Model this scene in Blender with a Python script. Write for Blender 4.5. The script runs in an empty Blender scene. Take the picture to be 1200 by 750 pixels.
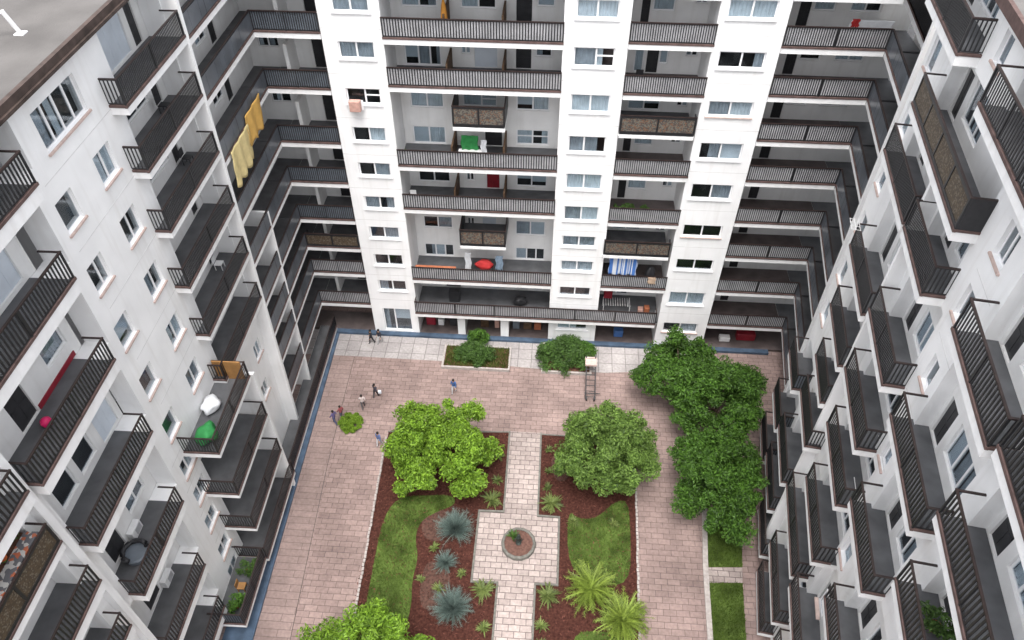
import bpy, bmesh, math, random
import numpy as np
from mathutils import Vector, Matrix
rnd = random.Random(7)
SC = bpy.context.scene
COL = SC.collection
# ------------------------------------------------------------------ camera
yaw, pitch, roll, FPX, CAMH = -6.66339345e-02, 7.87988365e-01, 1.26635e-03, 871.67, 47.6962
f = Vector((math.sin(yaw)*math.cos(pitch), math.cos(yaw)*math.cos(pitch), -math.sin(pitch)))
r = Vector((math.cos(yaw), -math.sin(yaw), 0)); u = r.cross(f)
r2 = r*math.cos(roll)+u*math.sin(roll); u2 = -r*math.sin(roll)+u*math.cos(roll)
cam = bpy.data.cameras.new('camera'); camo = bpy.data.objects.new('camera', cam); COL.objects.link(camo)
m = Matrix((r2, u2, -f)).transposed().to_4x4(); m.translation = Vector((0, -45, CAMH)); camo.matrix_world = m
cam.sensor_fit = 'HORIZONTAL'; cam.sensor_width = 36; cam.lens = FPX/1200*36; cam.clip_end = 3000; cam.clip_start = .2
SC.camera = camo
# ------------------------------------------------------------------ world, sun, exposure
SUN_EL, SUN_AZ = math.radians(72), math.radians(185)      # azimuth from north (+Y), clockwise
w = bpy.data.worlds.new('World'); SC.world = w; w.use_nodes = True
nt = w.node_tree; bg = nt.nodes['Background']
sky = nt.nodes.new('ShaderNodeTexSky'); sky.sky_type = 'NISHITA'; sky.sun_disc = False
sky.sun_elevation = SUN_EL; sky.sun_rotation = SUN_AZ; sky.air_density = 1.0; sky.dust_density = 5.0; sky.ozone_density = 1.0
hs = nt.nodes.new('ShaderNodeHueSaturation'); hs.inputs['Saturation'].default_value = .22
nt.links.new(sky.outputs[0], hs.inputs['Color']); nt.links.new(hs.outputs[0], bg.inputs[0]); bg.inputs[1].default_value = .15
sl = bpy.data.lights.new('sun', 'SUN'); sl.energy = .65; sl.angle = math.radians(28); sl.color = (1, .97, .93)
so = bpy.data.objects.new('sun', sl); COL.objects.link(so)
sd = Vector((math.sin(SUN_AZ)*math.cos(SUN_EL), math.cos(SUN_AZ)*math.cos(SUN_EL), math.sin(SUN_EL)))
so.rotation_euler = sd.to_track_quat('Z', 'Y').to_euler(); so.location = (0, -20, 90)
SC.view_settings.view_transform = 'Standard'; SC.view_settings.look = 'None'
SC.view_settings.exposure = 1.55; SC.view_settings.gamma = 1; SC.view_settings.use_curve_mapping = False
SC.render.engine = 'CYCLES'; SC.cycles.max_bounces = 8; SC.cycles.transparent_max_bounces = 12
# ------------------------------------------------------------------ materials
MATS = {}
def mat(name, col, rough=.7, var=.12, scale=2.0, spec=.3, bump=0.0, bscale=40, kind=None, col2=None, metallic=0):
    if name in MATS: return MATS[name]
    m = bpy.data.materials.new(name); m.use_nodes = True; MATS[name] = m
    N, L = m.node_tree.nodes, m.node_tree.links; b = N['Principled BSDF']
    b.inputs['Roughness'].default_value = rough; b.inputs['Specular IOR Level'].default_value = spec
    b.inputs['Metallic'].default_value = metallic
    tc = N.new('ShaderNodeNewGeometry')
    pos = tc.outputs['Position']
    no = N.new('ShaderNodeTexNoise'); no.inputs['Scale'].default_value = scale; no.inputs['Detail'].default_value = 5
    L.new(pos, no.inputs['Vector'])
    mr = N.new('ShaderNodeMapRange'); mr.inputs[1].default_value = .3; mr.inputs[2].default_value = .7
    mr.inputs[3].default_value = 1-var; mr.inputs[4].default_value = 1+var
    L.new(no.outputs['Fac'], mr.inputs[0])
    mx = N.new('ShaderNodeMix'); mx.data_type = 'RGBA'; mx.blend_type = 'MULTIPLY'; mx.inputs[0].default_value = 1
    mx.inputs[6].default_value = (*col, 1)
    L.new(mr.outputs[0], mx.inputs[7]); out = mx.outputs[2]
    if kind == 'leaf':
        ri = tc.outputs['Random Per Island']
        rp = N.new('ShaderNodeValToRGB'); rp.color_ramp.elements[0].color = (*[c*.62 for c in col], 1)
        rp.color_ramp.elements[1].color = (*(col2 or [c*1.5 for c in col]), 1)
        L.new(ri, rp.inputs[0]); L.new(rp.outputs[0], mx.inputs[6])
        b.inputs['Subsurface Weight'].default_value = 0
        tr = N.new('ShaderNodeBsdfTranslucent'); L.new(mx.outputs[2], tr.inputs['Color'])
        ms = N.new('ShaderNodeMixShader'); ms.inputs[0].default_value = .3
        L.new(b.outputs[0], ms.inputs[1]); L.new(tr.outputs[0], ms.inputs[2])
        L.new(ms.outputs[0], N['Material Output'].inputs['Surface'])
    if kind == 'island':
        rp = N.new('ShaderNodeValToRGB'); rp.color_ramp.elements[0].color = (*col, 1); rp.color_ramp.elements[1].color = (*col2, 1)
        L.new(tc.outputs['Random Per Island'], rp.inputs[0]); L.new(rp.outputs[0], mx.inputs[6])
    if kind == 'plaster':      # rain streaks and grime running down the render coat
        mp = N.new('ShaderNodeMapping'); mp.inputs['Scale'].default_value = (1.6, 1.6, .12); L.new(pos, mp.inputs[0])
        n2 = N.new('ShaderNodeTexNoise'); n2.inputs['Scale'].default_value = 1.4; n2.inputs['Detail'].default_value = 6; L.new(mp.outputs[0], n2.inputs['Vector'])
        m2 = N.new('ShaderNodeMapRange'); m2.inputs[1].default_value = .52; m2.inputs[2].default_value = .8; m2.inputs[3].default_value = 0; m2.inputs[4].default_value = .28
        L.new(n2.outputs['Fac'], m2.inputs[0])
        x2 = N.new('ShaderNodeMix'); x2.data_type = 'RGBA'; L.new(m2.outputs[0], x2.inputs[0]); L.new(out, x2.inputs[6]); x2.inputs[7].default_value = (.5, .47, .43, 1)
        out = x2.outputs[2]
    L.new(out, b.inputs['Base Color'])
    if bump:
        nb = N.new('ShaderNodeTexNoise'); nb.inputs['Scale'].default_value = bscale; nb.inputs['Detail'].default_value = 4; L.new(pos, nb.inputs['Vector'])
        bp = N.new('ShaderNodeBump'); bp.inputs['Strength'].default_value = bump; bp.inputs['Distance'].default_value = .05
        L.new(nb.outputs['Fac'], bp.inputs['Height']); L.new(bp.outputs[0], b.inputs['Normal'])
    return m
def glass_mat():
    m = bpy.data.materials.new('window_glass'); m.use_nodes = True
    N, L = m.node_tree.nodes, m.node_tree.links; N.remove(N['Principled BSDF'])
    t = N.new('ShaderNodeBsdfTransparent'); t.inputs[0].default_value = (.86, .89, .90, 1)
    g = N.new('ShaderNodeBsdfGlossy'); g.inputs['Roughness'].default_value = .04; g.inputs['Color'].default_value = (.9, .93, 1, 1)
    fr = N.new('ShaderNodeFresnel'); fr.inputs[0].default_value = 1.55
    ad = N.new('ShaderNodeMath'); ad.operation = 'MULTIPLY_ADD'; ad.inputs[1].default_value = .25; ad.inputs[2].default_value = .008
    no = N.new('ShaderNodeTexNoise'); no.inputs['Scale'].default_value = .8; ge = N.new('ShaderNodeNewGeometry'); L.new(ge.outputs['Position'], no.inputs['Vector'])
    bp = N.new('ShaderNodeBump'); bp.inputs['Strength'].default_value = .06; L.new(no.outputs['Fac'], bp.inputs['Height']); L.new(bp.outputs[0], g.inputs['Normal'])
    ms = N.new('ShaderNodeMixShader')
    L.new(fr.outputs[0], ad.inputs[0]); L.new(ad.outputs[0], ms.inputs[0]); L.new(t.outputs[0], ms.inputs[1]); L.new(g.outputs[0], ms.inputs[2])
    L.new(ms.outputs[0], N['Material Output'].inputs['Surface']); return m
def brick_mat(name, c1, c2, mortar, bw, bh, msize, rot=0, off=.5, stain=.34, rough=.8):
    m = bpy.data.materials.new(name); m.use_nodes = True
    N, L = m.node_tree.nodes, m.node_tree.links; b = N['Principled BSDF']; b.inputs['Roughness'].default_value = rough; b.inputs['Specular IOR Level'].default_value = .25
    ge = N.new('ShaderNodeNewGeometry'); mp = N.new('ShaderNodeMapping'); mp.inputs['Rotation'].default_value = (0, 0, rot); L.new(ge.outputs['Position'], mp.inputs[0])
    dn = N.new('ShaderNodeTexNoise'); dn.inputs['Scale'].default_value = 1.5; L.new(ge.outputs['Position'], dn.inputs['Vector'])
    va = N.new('ShaderNodeVectorMath'); va.operation = 'MULTIPLY_ADD'; va.inputs[1].default_value = (.05, .05, 0); L.new(dn.outputs['Color'], va.inputs[0]); L.new(mp.outputs[0], va.inputs[2])
    br = N.new('ShaderNodeTexBrick'); br.offset = off; br.inputs['Scale'].default_value = 1; br.inputs['Brick Width'].default_value = bw; br.inputs['Row Height'].default_value = bh
    br.inputs['Mortar Size'].default_value = msize; br.inputs['Mortar Smooth'].default_value = .3; br.inputs['Bias'].default_value = 0
    br.inputs['Color1'].default_value = (*c1, 1); br.inputs['Color2'].default_value = (*c2, 1); br.inputs['Mortar'].default_value = (*mortar, 1)
    L.new(va.outputs[0], br.inputs['Vector'])
    n1 = N.new('ShaderNodeTexNoise'); n1.inputs['Scale'].default_value = .22; n1.inputs['Detail'].default_value = 7; n1.inputs['Roughness'].default_value = .65; L.new(ge.outputs['Position'], n1.inputs['Vector'])
    n2 = N.new('ShaderNodeTexNoise'); n2.inputs['Scale'].default_value = 5; n2.inputs['Detail'].default_value = 6; L.new(ge.outputs['Position'], n2.inputs['Vector'])
    a = N.new('ShaderNodeMapRange'); a.inputs[1].default_value = .3; a.inputs[2].default_value = .7; a.inputs[3].default_value = 1-stain; a.inputs[4].default_value = 1+stain*.6; L.new(n1.outputs['Fac'], a.inputs[0])
    c = N.new('ShaderNodeMapRange'); c.inputs[1].default_value = .3; c.inputs[2].default_value = .7; c.inputs[3].default_value = .85; c.inputs[4].default_value = 1.13; L.new(n2.outputs['Fac'], c.inputs[0])
    mm = N.new('ShaderNodeMath'); mm.operation = 'MULTIPLY'; L.new(a.outputs[0], mm.inputs[0]); L.new(c.outputs[0], mm.inputs[1])
    mx = N.new('ShaderNodeMix'); mx.data_type = 'RGBA'; mx.blend_type = 'MULTIPLY'; mx.inputs[0].default_value = 1; L.new(br.outputs['Color'], mx.inputs[6]); L.new(mm.outputs[0], mx.inputs[7])
    L.new(mx.outputs[2], b.inputs['Base Color'])
    bp = N.new('ShaderNodeBump'); bp.inputs['Strength'].default_value = .5; bp.inputs['Distance'].default_value = .02; bp.invert = True; L.new(br.outputs['Fac'], bp.inputs['Height']); L.new(bp.outputs[0], b.inputs['Normal'])
    return m
def mosaic_mat(name, a, b_, c_, scale):
    m = bpy.data.materials.new(name); m.use_nodes = True
    N, L = m.node_tree.nodes, m.node_tree.links; b = N['Principled BSDF']; b.inputs['Roughness'].default_value = .6
    ge = N.new('ShaderNodeNewGeometry'); vo = N.new('ShaderNodeTexVoronoi'); vo.inputs['Scale'].default_value = scale; L.new(ge.outputs['Position'], vo.inputs['Vector'])
    rp = N.new('ShaderNodeValToRGB'); rp.color_ramp.interpolation = 'CONSTANT'
    e = rp.color_ramp.elements; e[0].color = (*a, 1); e[1].position = .42; e[1].color = (*b_, 1); x = e.new(.8); x.color = (*c_, 1)
    sp = N.new('ShaderNodeSeparateColor'); L.new(vo.outputs['Color'], sp.inputs[0]); L.new(sp.outputs[0], rp.inputs[0]); L.new(rp.outputs[0], b.inputs['Base Color'])
    return m
M = dict(
 white=mat('white_render', (.825, .825, .825), .85, .05, .6, .2, .15, 30, 'plaster'),
 white2=mat('white_render_inner', (.79, .785, .775), .85, .06, .8, .2, .12, 30, 'plaster'),
 fascia=mat('white_slab_paint', (.80, .80, .80), .8, .06, 1.5, .2, .1, 20, 'plaster'),
 frame=mat('white_window_frame', (.82, .82, .83), .45, .02, 1),
 joint=mat('panel_joint', (.65, .645, .64), .9, .1, 2),
 sill=mat('pink_stone_sill', (.52, .40, .36), .8, .15, 4),
 rail=mat('black_railing_paint', (.014, .014, .016), .45, .3, 6, .5),
 hand=mat('brown_handrail', (.022, .013, .012), .5, .35, 3, .5),
 trim=mat('brown_edge_trim', (.105, .068, .062), .8, .3, 3),
 floor=mat('dark_balcony_floor', (.092, .094, .100), .55, .25, 1.2, .4),
 floorb=mat('brown_balcony_floor', (.085, .068, .066), .5, .3, 1.2, .5),
 arm=mat('slate_outer_panel', (.085, .095, .11), .3, .3, .9, .5),
 slate=mat('slate_panel', (.13, .15, .175), .3, .3, .9, .5),
 pale=mat('pale_blue_panel', (.20, .225, .26), .3, .25, .9, .5),
 grey=mat('grey_panel', (.42, .42, .435), .5, .2, 1.2, .4),
 dark=mat('dark_door_paint', (.03, .03, .033), .5, .2, 2, .4),
 red=mat('red_door_paint', (.22, .012, .022), .45, .15, 3, .4),
 redstrip=mat('red_skirting', (.26, .02, .035), .6, .15, 2),
 blind=mat('pale_roller_blind', (.60, .65, .71), .7, .06, 1.4),
 curtain=mat('pale_curtain', (.62, .67, .72), .9, .12, 1.6),
 curtain2=mat('grey_curtain', (.36, .39, .43), .9, .2, 1.6),
 unlit_room=mat('unlit_room_dark', (.045, .043, .042), .9, .5, .7),  # near-black colour stands in for the shade of rooms behind the glass
 roof=mat('roof_felt', (.122, .115, .111), .9, .25, .3, .2, .3, 12),
 roofedge=mat('brown_roof_edge', (.06, .042, .036), .7, .4, 2),
 blue=mat('blue_kerb_paint', (.055, .085, .13), .65, .3, 1.5),
 stone=mat('stone_edging', (.14, .135, .12), .85, .25, 5, .2, .3, 25),
 palestone=mat('pale_brick_edging', (.36, .325, .305), .85, .2, 5),
 mulch=mat('red_mulch', (.060, .023, .017), .95, .5, 6, .1, 1.0, 30),
 mulch2=mat('pale_mulch', (.088, .048, .038), .95, .4, 6, .1, 1.0, 30),
 lawn=mat('lawn_soil', (.07, .105, .024), .95, .6, .9, .1, .8, 25),
 soil=mat('planter_soil', (.10, .05, .035), .95, .4, 5, .1, .8, 25),
 bark=mat('tree_bark', (.10, .075, .055), .9, .4, 8, .1, .6, 20),
 steel=mat('dark_steel', (.03, .03, .033), .5, .3, 5, .5),
 wood=mat('orange_wood', (.33, .17, .06), .7, .25, 2),
 brownwood=mat('brown_wood', (.10, .06, .035), .7, .35, 3),
 terracotta=mat('terracotta', (.35, .12, .06), .8, .2, 5),
 acpink=mat('faded_pink_case', (.50, .30, .25), .7, .15, 5),
 acwhite=mat('white_metal_case', (.74, .74, .74), .5, .08, 3),
 bronze=mat('dark_bronze', (.035, .045, .04), .5, .3, 6, .5, metallic=.4),
 asphalt=mat('outer_asphalt', (.05, .05, .052), .9, .2, .5),
)
M['glass'] = glass_mat()
M['mosaic'] = mosaic_mat('ornament_panel', (.06, .05, .045), (.13, .12, .10), (.14, .075, .045), 13)
M['mosaic2'] = mosaic_mat('brown_ornament_panel', (.05, .035, .022), (.075, .052, .03), (.13, .11, .085), 16)
M['mosaic3'] = mosaic_mat('flower_tile_panel', (.45, .44, .42), (.12, .12, .13), (.42, .12, .06), 7)
M['paver'] = brick_mat('pink_pavers', (.295, .216, .195), (.232, .168, .153), (.125, .092, .086), .85, .42, .02)
M['paver2'] = brick_mat('pink_pavers_side', (.29, .215, .195), (.25, .184, .167), (.165, .122, .113), 2.2, .5, .025, 0, .35)
M['pathstone'] = brick_mat('pale_path_stones', (.385, .325, .30), (.30, .248, .23), (.12, .094, .09), .75, .42, .024)
M['slab'] = brick_mat('pale_paving_slabs', (.36, .335, .327), (.32, .295, .29), (.17, .155, .15), 1.15, 1.15, .03, 0, 0)
# ------------------------------------------------------------------ mesh helpers
class Frame:
    def __init__(s, O, n_ang_u, n):
        s.O = Vector(O); s.u = Vector(n_ang_u).normalized(); s.n = Vector(n).normalized()
    def P(s, a, d, z): v = s.O+s.u*a+s.n*d; return (v.x, v.y, s.O.z+z)
WF = Frame((0, 0, 0), (1, 0, 0), (0, -1, 0))                      # world / back wall: s = X, d = -Y
LF = Frame((-19.4, 0, 0), (.0168, -1, 0), (1, .0168, 0))
RF = Frame((19.75, 0, 0), (-.1458, -1, 0), (-1, .1458, 0))        # corner arm of the right wing
RN = Frame((17.86, 0, 0), (-.1458, -1, 0), (-1, .1458, 0))        # near block of the right wing
class MB:
    def __init__(s): s.v = []; s.f = []; s.mi = []
    def face(s, pts, m=0):
        i = len(s.v); s.v += [tuple(p) for p in pts]; s.f.append(tuple(range(i, i+len(pts)))); s.mi.append(m)
    def hexa(s, p, m=0):
        i = len(s.v); s.v += [tuple(q) for q in p]
        for q in ((0, 3, 2, 1), (4, 5, 6, 7), (0, 1, 5, 4), (1, 2, 6, 5), (2, 3, 7, 6), (3, 0, 4, 7)):
            s.f.append(tuple(i+k for k in q)); s.mi.append(m)
    def box(s, F, s0, s1, d0, d1, z0, z1, m=0):
        P = F.P
        s.hexa([P(s0, d0, z0), P(s1, d0, z0), P(s1, d1, z0), P(s0, d1, z0), P(s0, d0, z1), P(s1, d0, z1), P(s1, d1, z1), P(s0, d1, z1)], m)
    def tube(s, p, rr, seg=7, m=0, cap=True):
        p = [Vector(q) for q in p]
        if not isinstance(rr, (list, tuple)): rr = [rr]*len(p)
        i0 = len(s.v)
        for k, q in enumerate(p):
            t = (p[min(k+1, len(p)-1)]-p[max(k-1, 0)]).normalized()
            a = t.orthogonal().normalized(); b = t.cross(a)
            for j in range(seg):
                an = 2*math.pi*j/seg; w_ = q+(a*math.cos(an)+b*math.sin(an))*rr[k]; s.v.append(tuple(w_))
        for k in range(len(p)-1):
            for j in range(seg):
                a = i0+k*seg+j; b = i0+k*seg+(j+1) % seg
                s.f.append((a, b, b+seg, a+seg)); s.mi.append(m)
        if cap:
            s.f.append(tuple(i0+j for j in range(seg))[::-1]); s.mi.append(m)
            s.f.append(tuple(i0+(len(p)-1)*seg+j for j in range(seg))); s.mi.append(m)
    def lathe(s, c, prof, seg=20, m=0):
        i0 = len(s.v)
        for (rr, z) in prof:
            for j in range(seg):
                a = 2*math.pi*j/seg; s.v.append((c[0]+rr*math.cos(a), c[1]+rr*math.sin(a), c[2]+z))
        for k in range(len(prof)-1):
            for j in range(seg):
                a = i0+k*seg+j; b = i0+k*seg+(j+1) % seg
                s.f.append((a, b, b+seg, a+seg)); s.mi.append(m)
        s.f.append(tuple(i0+j for j in range(seg))[::-1]); s.mi.append(m)
        s.f.append(tuple(i0+(len(prof)-1)*seg+j for j in range(seg))); s.mi.append(m)
    def arrays(s, V, Fq, m=0):
        i = len(s.v); s.v += [tuple(x) for x in V]; s.f += [tuple(int(k)+i for k in q) for q in Fq]; s.mi += [m]*len(Fq)
    def build(s, name, mats, parent=None, fix=True, smooth=False, bevel=0):
        V = np.array(s.v); lo, hi = V.min(0), V.max(0); c = np.array([(lo[0]+hi[0])/2, (lo[1]+hi[1])/2, lo[2]])
        me = bpy.data.meshes.new(name); me.from_pydata((V-c).tolist(), [], s.f)
        for q in (mats if isinstance(mats, (list, tuple)) else [mats]): me.materials.append(q)
        if any(s.mi): me.polygons.foreach_set('material_index', s.mi)
        if fix:
            bm = bmesh.new(); bm.from_mesh(me); bmesh.ops.recalc_face_normals(bm, faces=bm.faces)
            if bevel: bmesh.ops.bevel(bm, geom=bm.edges[:], offset=bevel, segments=1, affect='EDGES', clamp_overlap=True)
            bm.to_mesh(me); bm.free()
        if smooth: me.polygons.foreach_set('use_smooth', [True]*len(me.polygons))
        o = bpy.data.objects.new(name, me); COL.objects.link(o)
        w0 = Vector(c)
        if parent is not None:
            o.parent = parent; o.location = w0-WLOC[parent.name]
        else: o.location = w0
        WLOC[o.name] = w0
        return o
WLOC = {}
def empty(name, loc):
    o = bpy.data.objects.new(name, None); COL.objects.link(o); o.location = loc; o.empty_display_size = .3; WLOC[o.name] = Vector(loc); return o
def tag(o, label, cat, group=None, kind=None):
    if label: o['label'] = label
    if cat: o['category'] = cat
    if group: o['group'] = group
    if kind: o['kind'] = kind
    return o
def structure(o): o['kind'] = 'structure'; return o
# ------------------------------------------------------------------ building parts
def wall(bld, F, s0, s1, z0, z1, d, holes=(), th=.22, mt='white', name='wall', joints=()):
    """a solid wall sheet with real openings; front face at depth d"""
    mb = MB(); P = F.P
    S = sorted({s0, s1, *[v for h in holes for v in h[:2] if s0 < v < s1]}); Z = sorted({z0, z1, *[v for h in holes for v in h[2:4] if z0 < v < z1]})
    def isin(a, b): return any(h[0] < a < h[1] and h[2] < b < h[3] for h in holes)
    G = [[isin((S[i]+S[i+1])/2, (Z[j]+Z[j+1])/2) for j in range(len(Z)-1)] for i in range(len(S)-1)]
    b = d-th
    for i in range(len(S)-1):
        for j in range(len(Z)-1):
            if G[i][j]: continue
            a0, a1, c0, c1 = S[i], S[i+1], Z[j], Z[j+1]
            mb.face([P(a0, d, c0), P(a1, d, c0), P(a1, d, c1), P(a0, d, c1)]); mb.face([P(a0, b, c0), P(a0, b, c1), P(a1, b, c1), P(a1, b, c0)])
            if i == 0 or G[i-1][j]: mb.face([P(a0, b, c0), P(a0, d, c0), P(a0, d, c1), P(a0, b, c1)])
            if i == len(S)-2 or G[i+1][j]: mb.face([P(a1, d, c0), P(a1, b, c0), P(a1, b, c1), P(a1, d, c1)])
            if j == 0 or G[i][j-1]: mb.face([P(a0, b, c0), P(a1, b, c0), P(a1, d, c0), P(a0, d, c0)])
            if j == len(Z)-2 or G[i][j+1]: mb.face([P(a0, d, c1), P(a1, d, c1), P(a1, b, c1), P(a0, b, c1)])
    for z in joints:
        mb.box(F, s0+.01, s1-.01, d-.02, d+.004, z-.022, z+.022, 1)
    o = mb.build(name, [M[mt], M['joint']], bld, fix=False)
    return o
def unlit_room(bld, F, s0, s1, z0, z1, d):
    mb = MB(); mb.box(F, s0, s1, d-.1, d, z0, z1); return mb.build('unlit_backing', M['unlit_room'], bld)  # dark sheet behind the wall in place of shaded rooms
def curtain_sheet(F, s0, s1, d, z0, z1, amp=.035, pitch=.22):
    mb = MB(); n = max(4, int((s1-s0)/pitch*4)); pts = []
    ph = rnd.random()*6
    for k in range(n+1):
        a = s0+(s1-s0)*k/n; pts.append((a, d+amp*math.sin(k*math.pi/2+ph)*(.6+.4*rnd.random())))
    for k in range(n):
        (a, da), (b, db) = pts[k], pts[k+1]
        mb.face([F.P(a, da, z0), F.P(b, db, z0), F.P(b, db, z1), F.P(a, da, z1)])
    return mb
def window(bld, F, s0, s1, z0, z1, d, kind='two', cur='rnd', sill=True, silld=None, deep=.11):
    """a window set in an opening of a wall whose face is at depth d"""
    if kind in ('dark', 'red', 'blind'):
        mb = MB(); D = d-.14
        mb.box(F, s0+.003, s1-.003, D, D+.05, z0+.003, z1-.003)
        if kind == 'blind':
            for k in range(1, 3): q = s0+(s1-s0)*k/3; mb.box(F, q-.012, q+.012, D+.05, D+.062, z0+.01, z1-.01)
            return mb.build('shutter', M['blind'], bld)
        w_ = (s1-s0)
        for (a, b) in ((.08, .46), (.54, .92)):
            for (c, e) in ((.06, .45), (.52, .94)):
                mb.box(F, s0+w_*a, s0+w_*b, D+.05, D+.065, z0+(z1-z0)*c, z0+(z1-z0)*e)
        o = mb.build('door', M[kind], bld)
        h = MB(); h.box(F, s1-.16, s1-.1, D+.06, D+.11, z0+1.0 if z1-z0 > 1.5 else (z0+z1)/2, (z0+1.12 if z1-z0 > 1.5 else (z0+z1)/2+.1)); h.build('handle', M['steel'], o)
        return o
    D = d-deep; fw = .095 if z1-z0 > .8 else .06
    mb = MB()
    mb.box(F, s0+.004, s1-.004, D-.05, D, z0+.004, z0+fw); mb.box(F, s0+.004, s1-.004, D-.05, D, z1-fw, z1-.004)
    mb.box(F, s0+.004, s0+fw, D-.05, D, z0+fw, z1-fw); mb.box(F, s1-fw, s1-.004, D-.05, D, z0+fw, z1-fw)
    W = s1-s0; mull = {'two': [.5], 'slide': [.38, .7], 'four': [.25, .5, .75], 'curt': [.5], 'mix': [.55], 'one': [], 'small': [.5], 'uneven': [.42], 'triple': [.34, .67], 'cross': [.5]}[kind]
    edges = [s0+fw]
    for q in mull:
        c = s0+W*q; mb.box(F, c-.055, c+.055, D-.05, D+.004, z0+fw, z1-fw); edges += [c-.055, c+.055]
    edges.append(s1-fw)
    panes = [(edges[i], edges[i+1]) for i in range(0, len(edges), 2)]
    if kind in ('cross', 'mix'):
        zt = z0+(z1-z0)*.56; q = panes if kind == 'cross' else panes[1:]
        for a, b in q: mb.box(F, a, b, D-.05, D+.002, zt-.045, zt+.045)
    o = mb.build('window', M['frame'], bld)
    for k, (a, b) in enumerate(panes):
        g = MB(); g.box(F, a, b, D-.035, D-.025, z0+fw, z1-fw); g.build('pane', M['glass'], o)
        st = cur
        if isinstance(cur, (list, tuple)): st = cur[k % len(cur)]
        if st == 'rnd': st = rnd.choice(['n', 'p', 'g', 'n', 'half', 'b'])
        if kind in ('curt', 'mix') and cur == 'rnd': st = rnd.choice(['p', 'p', 'b'])
        if st == 'p': curtain_sheet(F, a-.02, b+.02, D-.1, z0+.02, z1-.02).build('curtain', M['curtain'], o, fix=False)
        elif st == 'g': curtain_sheet(F, a-.02, b+.02, D-.14, z0+.02, z1-.02).build('curtain', M['curtain2'], o, fix=False)
        elif st == 'half':
            c = a+(b-a)*rnd.uniform(.35, .65); l = rnd.random() < .5
            curtain_sheet(F, a if l else c, c if l else b, D-.14, z0+.02, z1-.02).build('curtain', M[rnd.choice(['curtain', 'curtain2'])], o, fix=False)
        elif st == 'b':
            q = MB(); q.box(F, a-.02, b+.02, D-.13, D-.11, z0+(z1-z0)*rnd.choice([0, 0, .3, .5]), z1-.02); q.build('blind', M['blind'], o)
    if sill:
        q = MB(); q.box(F, s0-.1, s1+.1, d-.1, d+.09, z0-.09, z0-.003); q.build('sill', M[sill if isinstance(sill, str) else 'frame'], o)
    return o
def railing_run(mb, F, s0, s1, d, z, h, along=True, pitch=.135, posts=4.0, dd=None):
    bw = pitch*.195
    """bars, rails and posts along s at depth d (or along depth d..dd at s0)"""
    if along:
        mb.box(F, s0, s1, d-.02, d+.02, z+h-.10, z+h-.055); mb.box(F, s0, s1, d-.02, d+.02, z+.05, z+.09)
        n = max(2, int((s1-s0)/pitch)); st = (s1-s0-.05)/n
        for k in range(n+1):
            a = s0+.025+k*st; mb.box(F, a-bw, a+bw, d-.014, d+.014, z+.088, z+h-.098)
        n = max(1, round((s1-s0)/posts))
        for k in range(n+1):
            a = s0+.035+(s1-s0-.07)*k/n; mb.box(F, a-.035, a+.035, d-.036, d+.036, z+.002, z+h-.003)
    else:
        mb.box(F, s0-.02, s0+.02, d, dd, z+h-.10, z+h-.055); mb.box(F, s0-.02, s0+.02, d, dd, z+.05, z+.09)
        n = max(2, int((dd-d)/pitch)); st = (dd-d)/n
        for k in range(n+1):
            a = d+k*st; mb.box(F, s0-.014, s0+.014, a-bw, a+bw, z+.088, z+h-.098)
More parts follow.
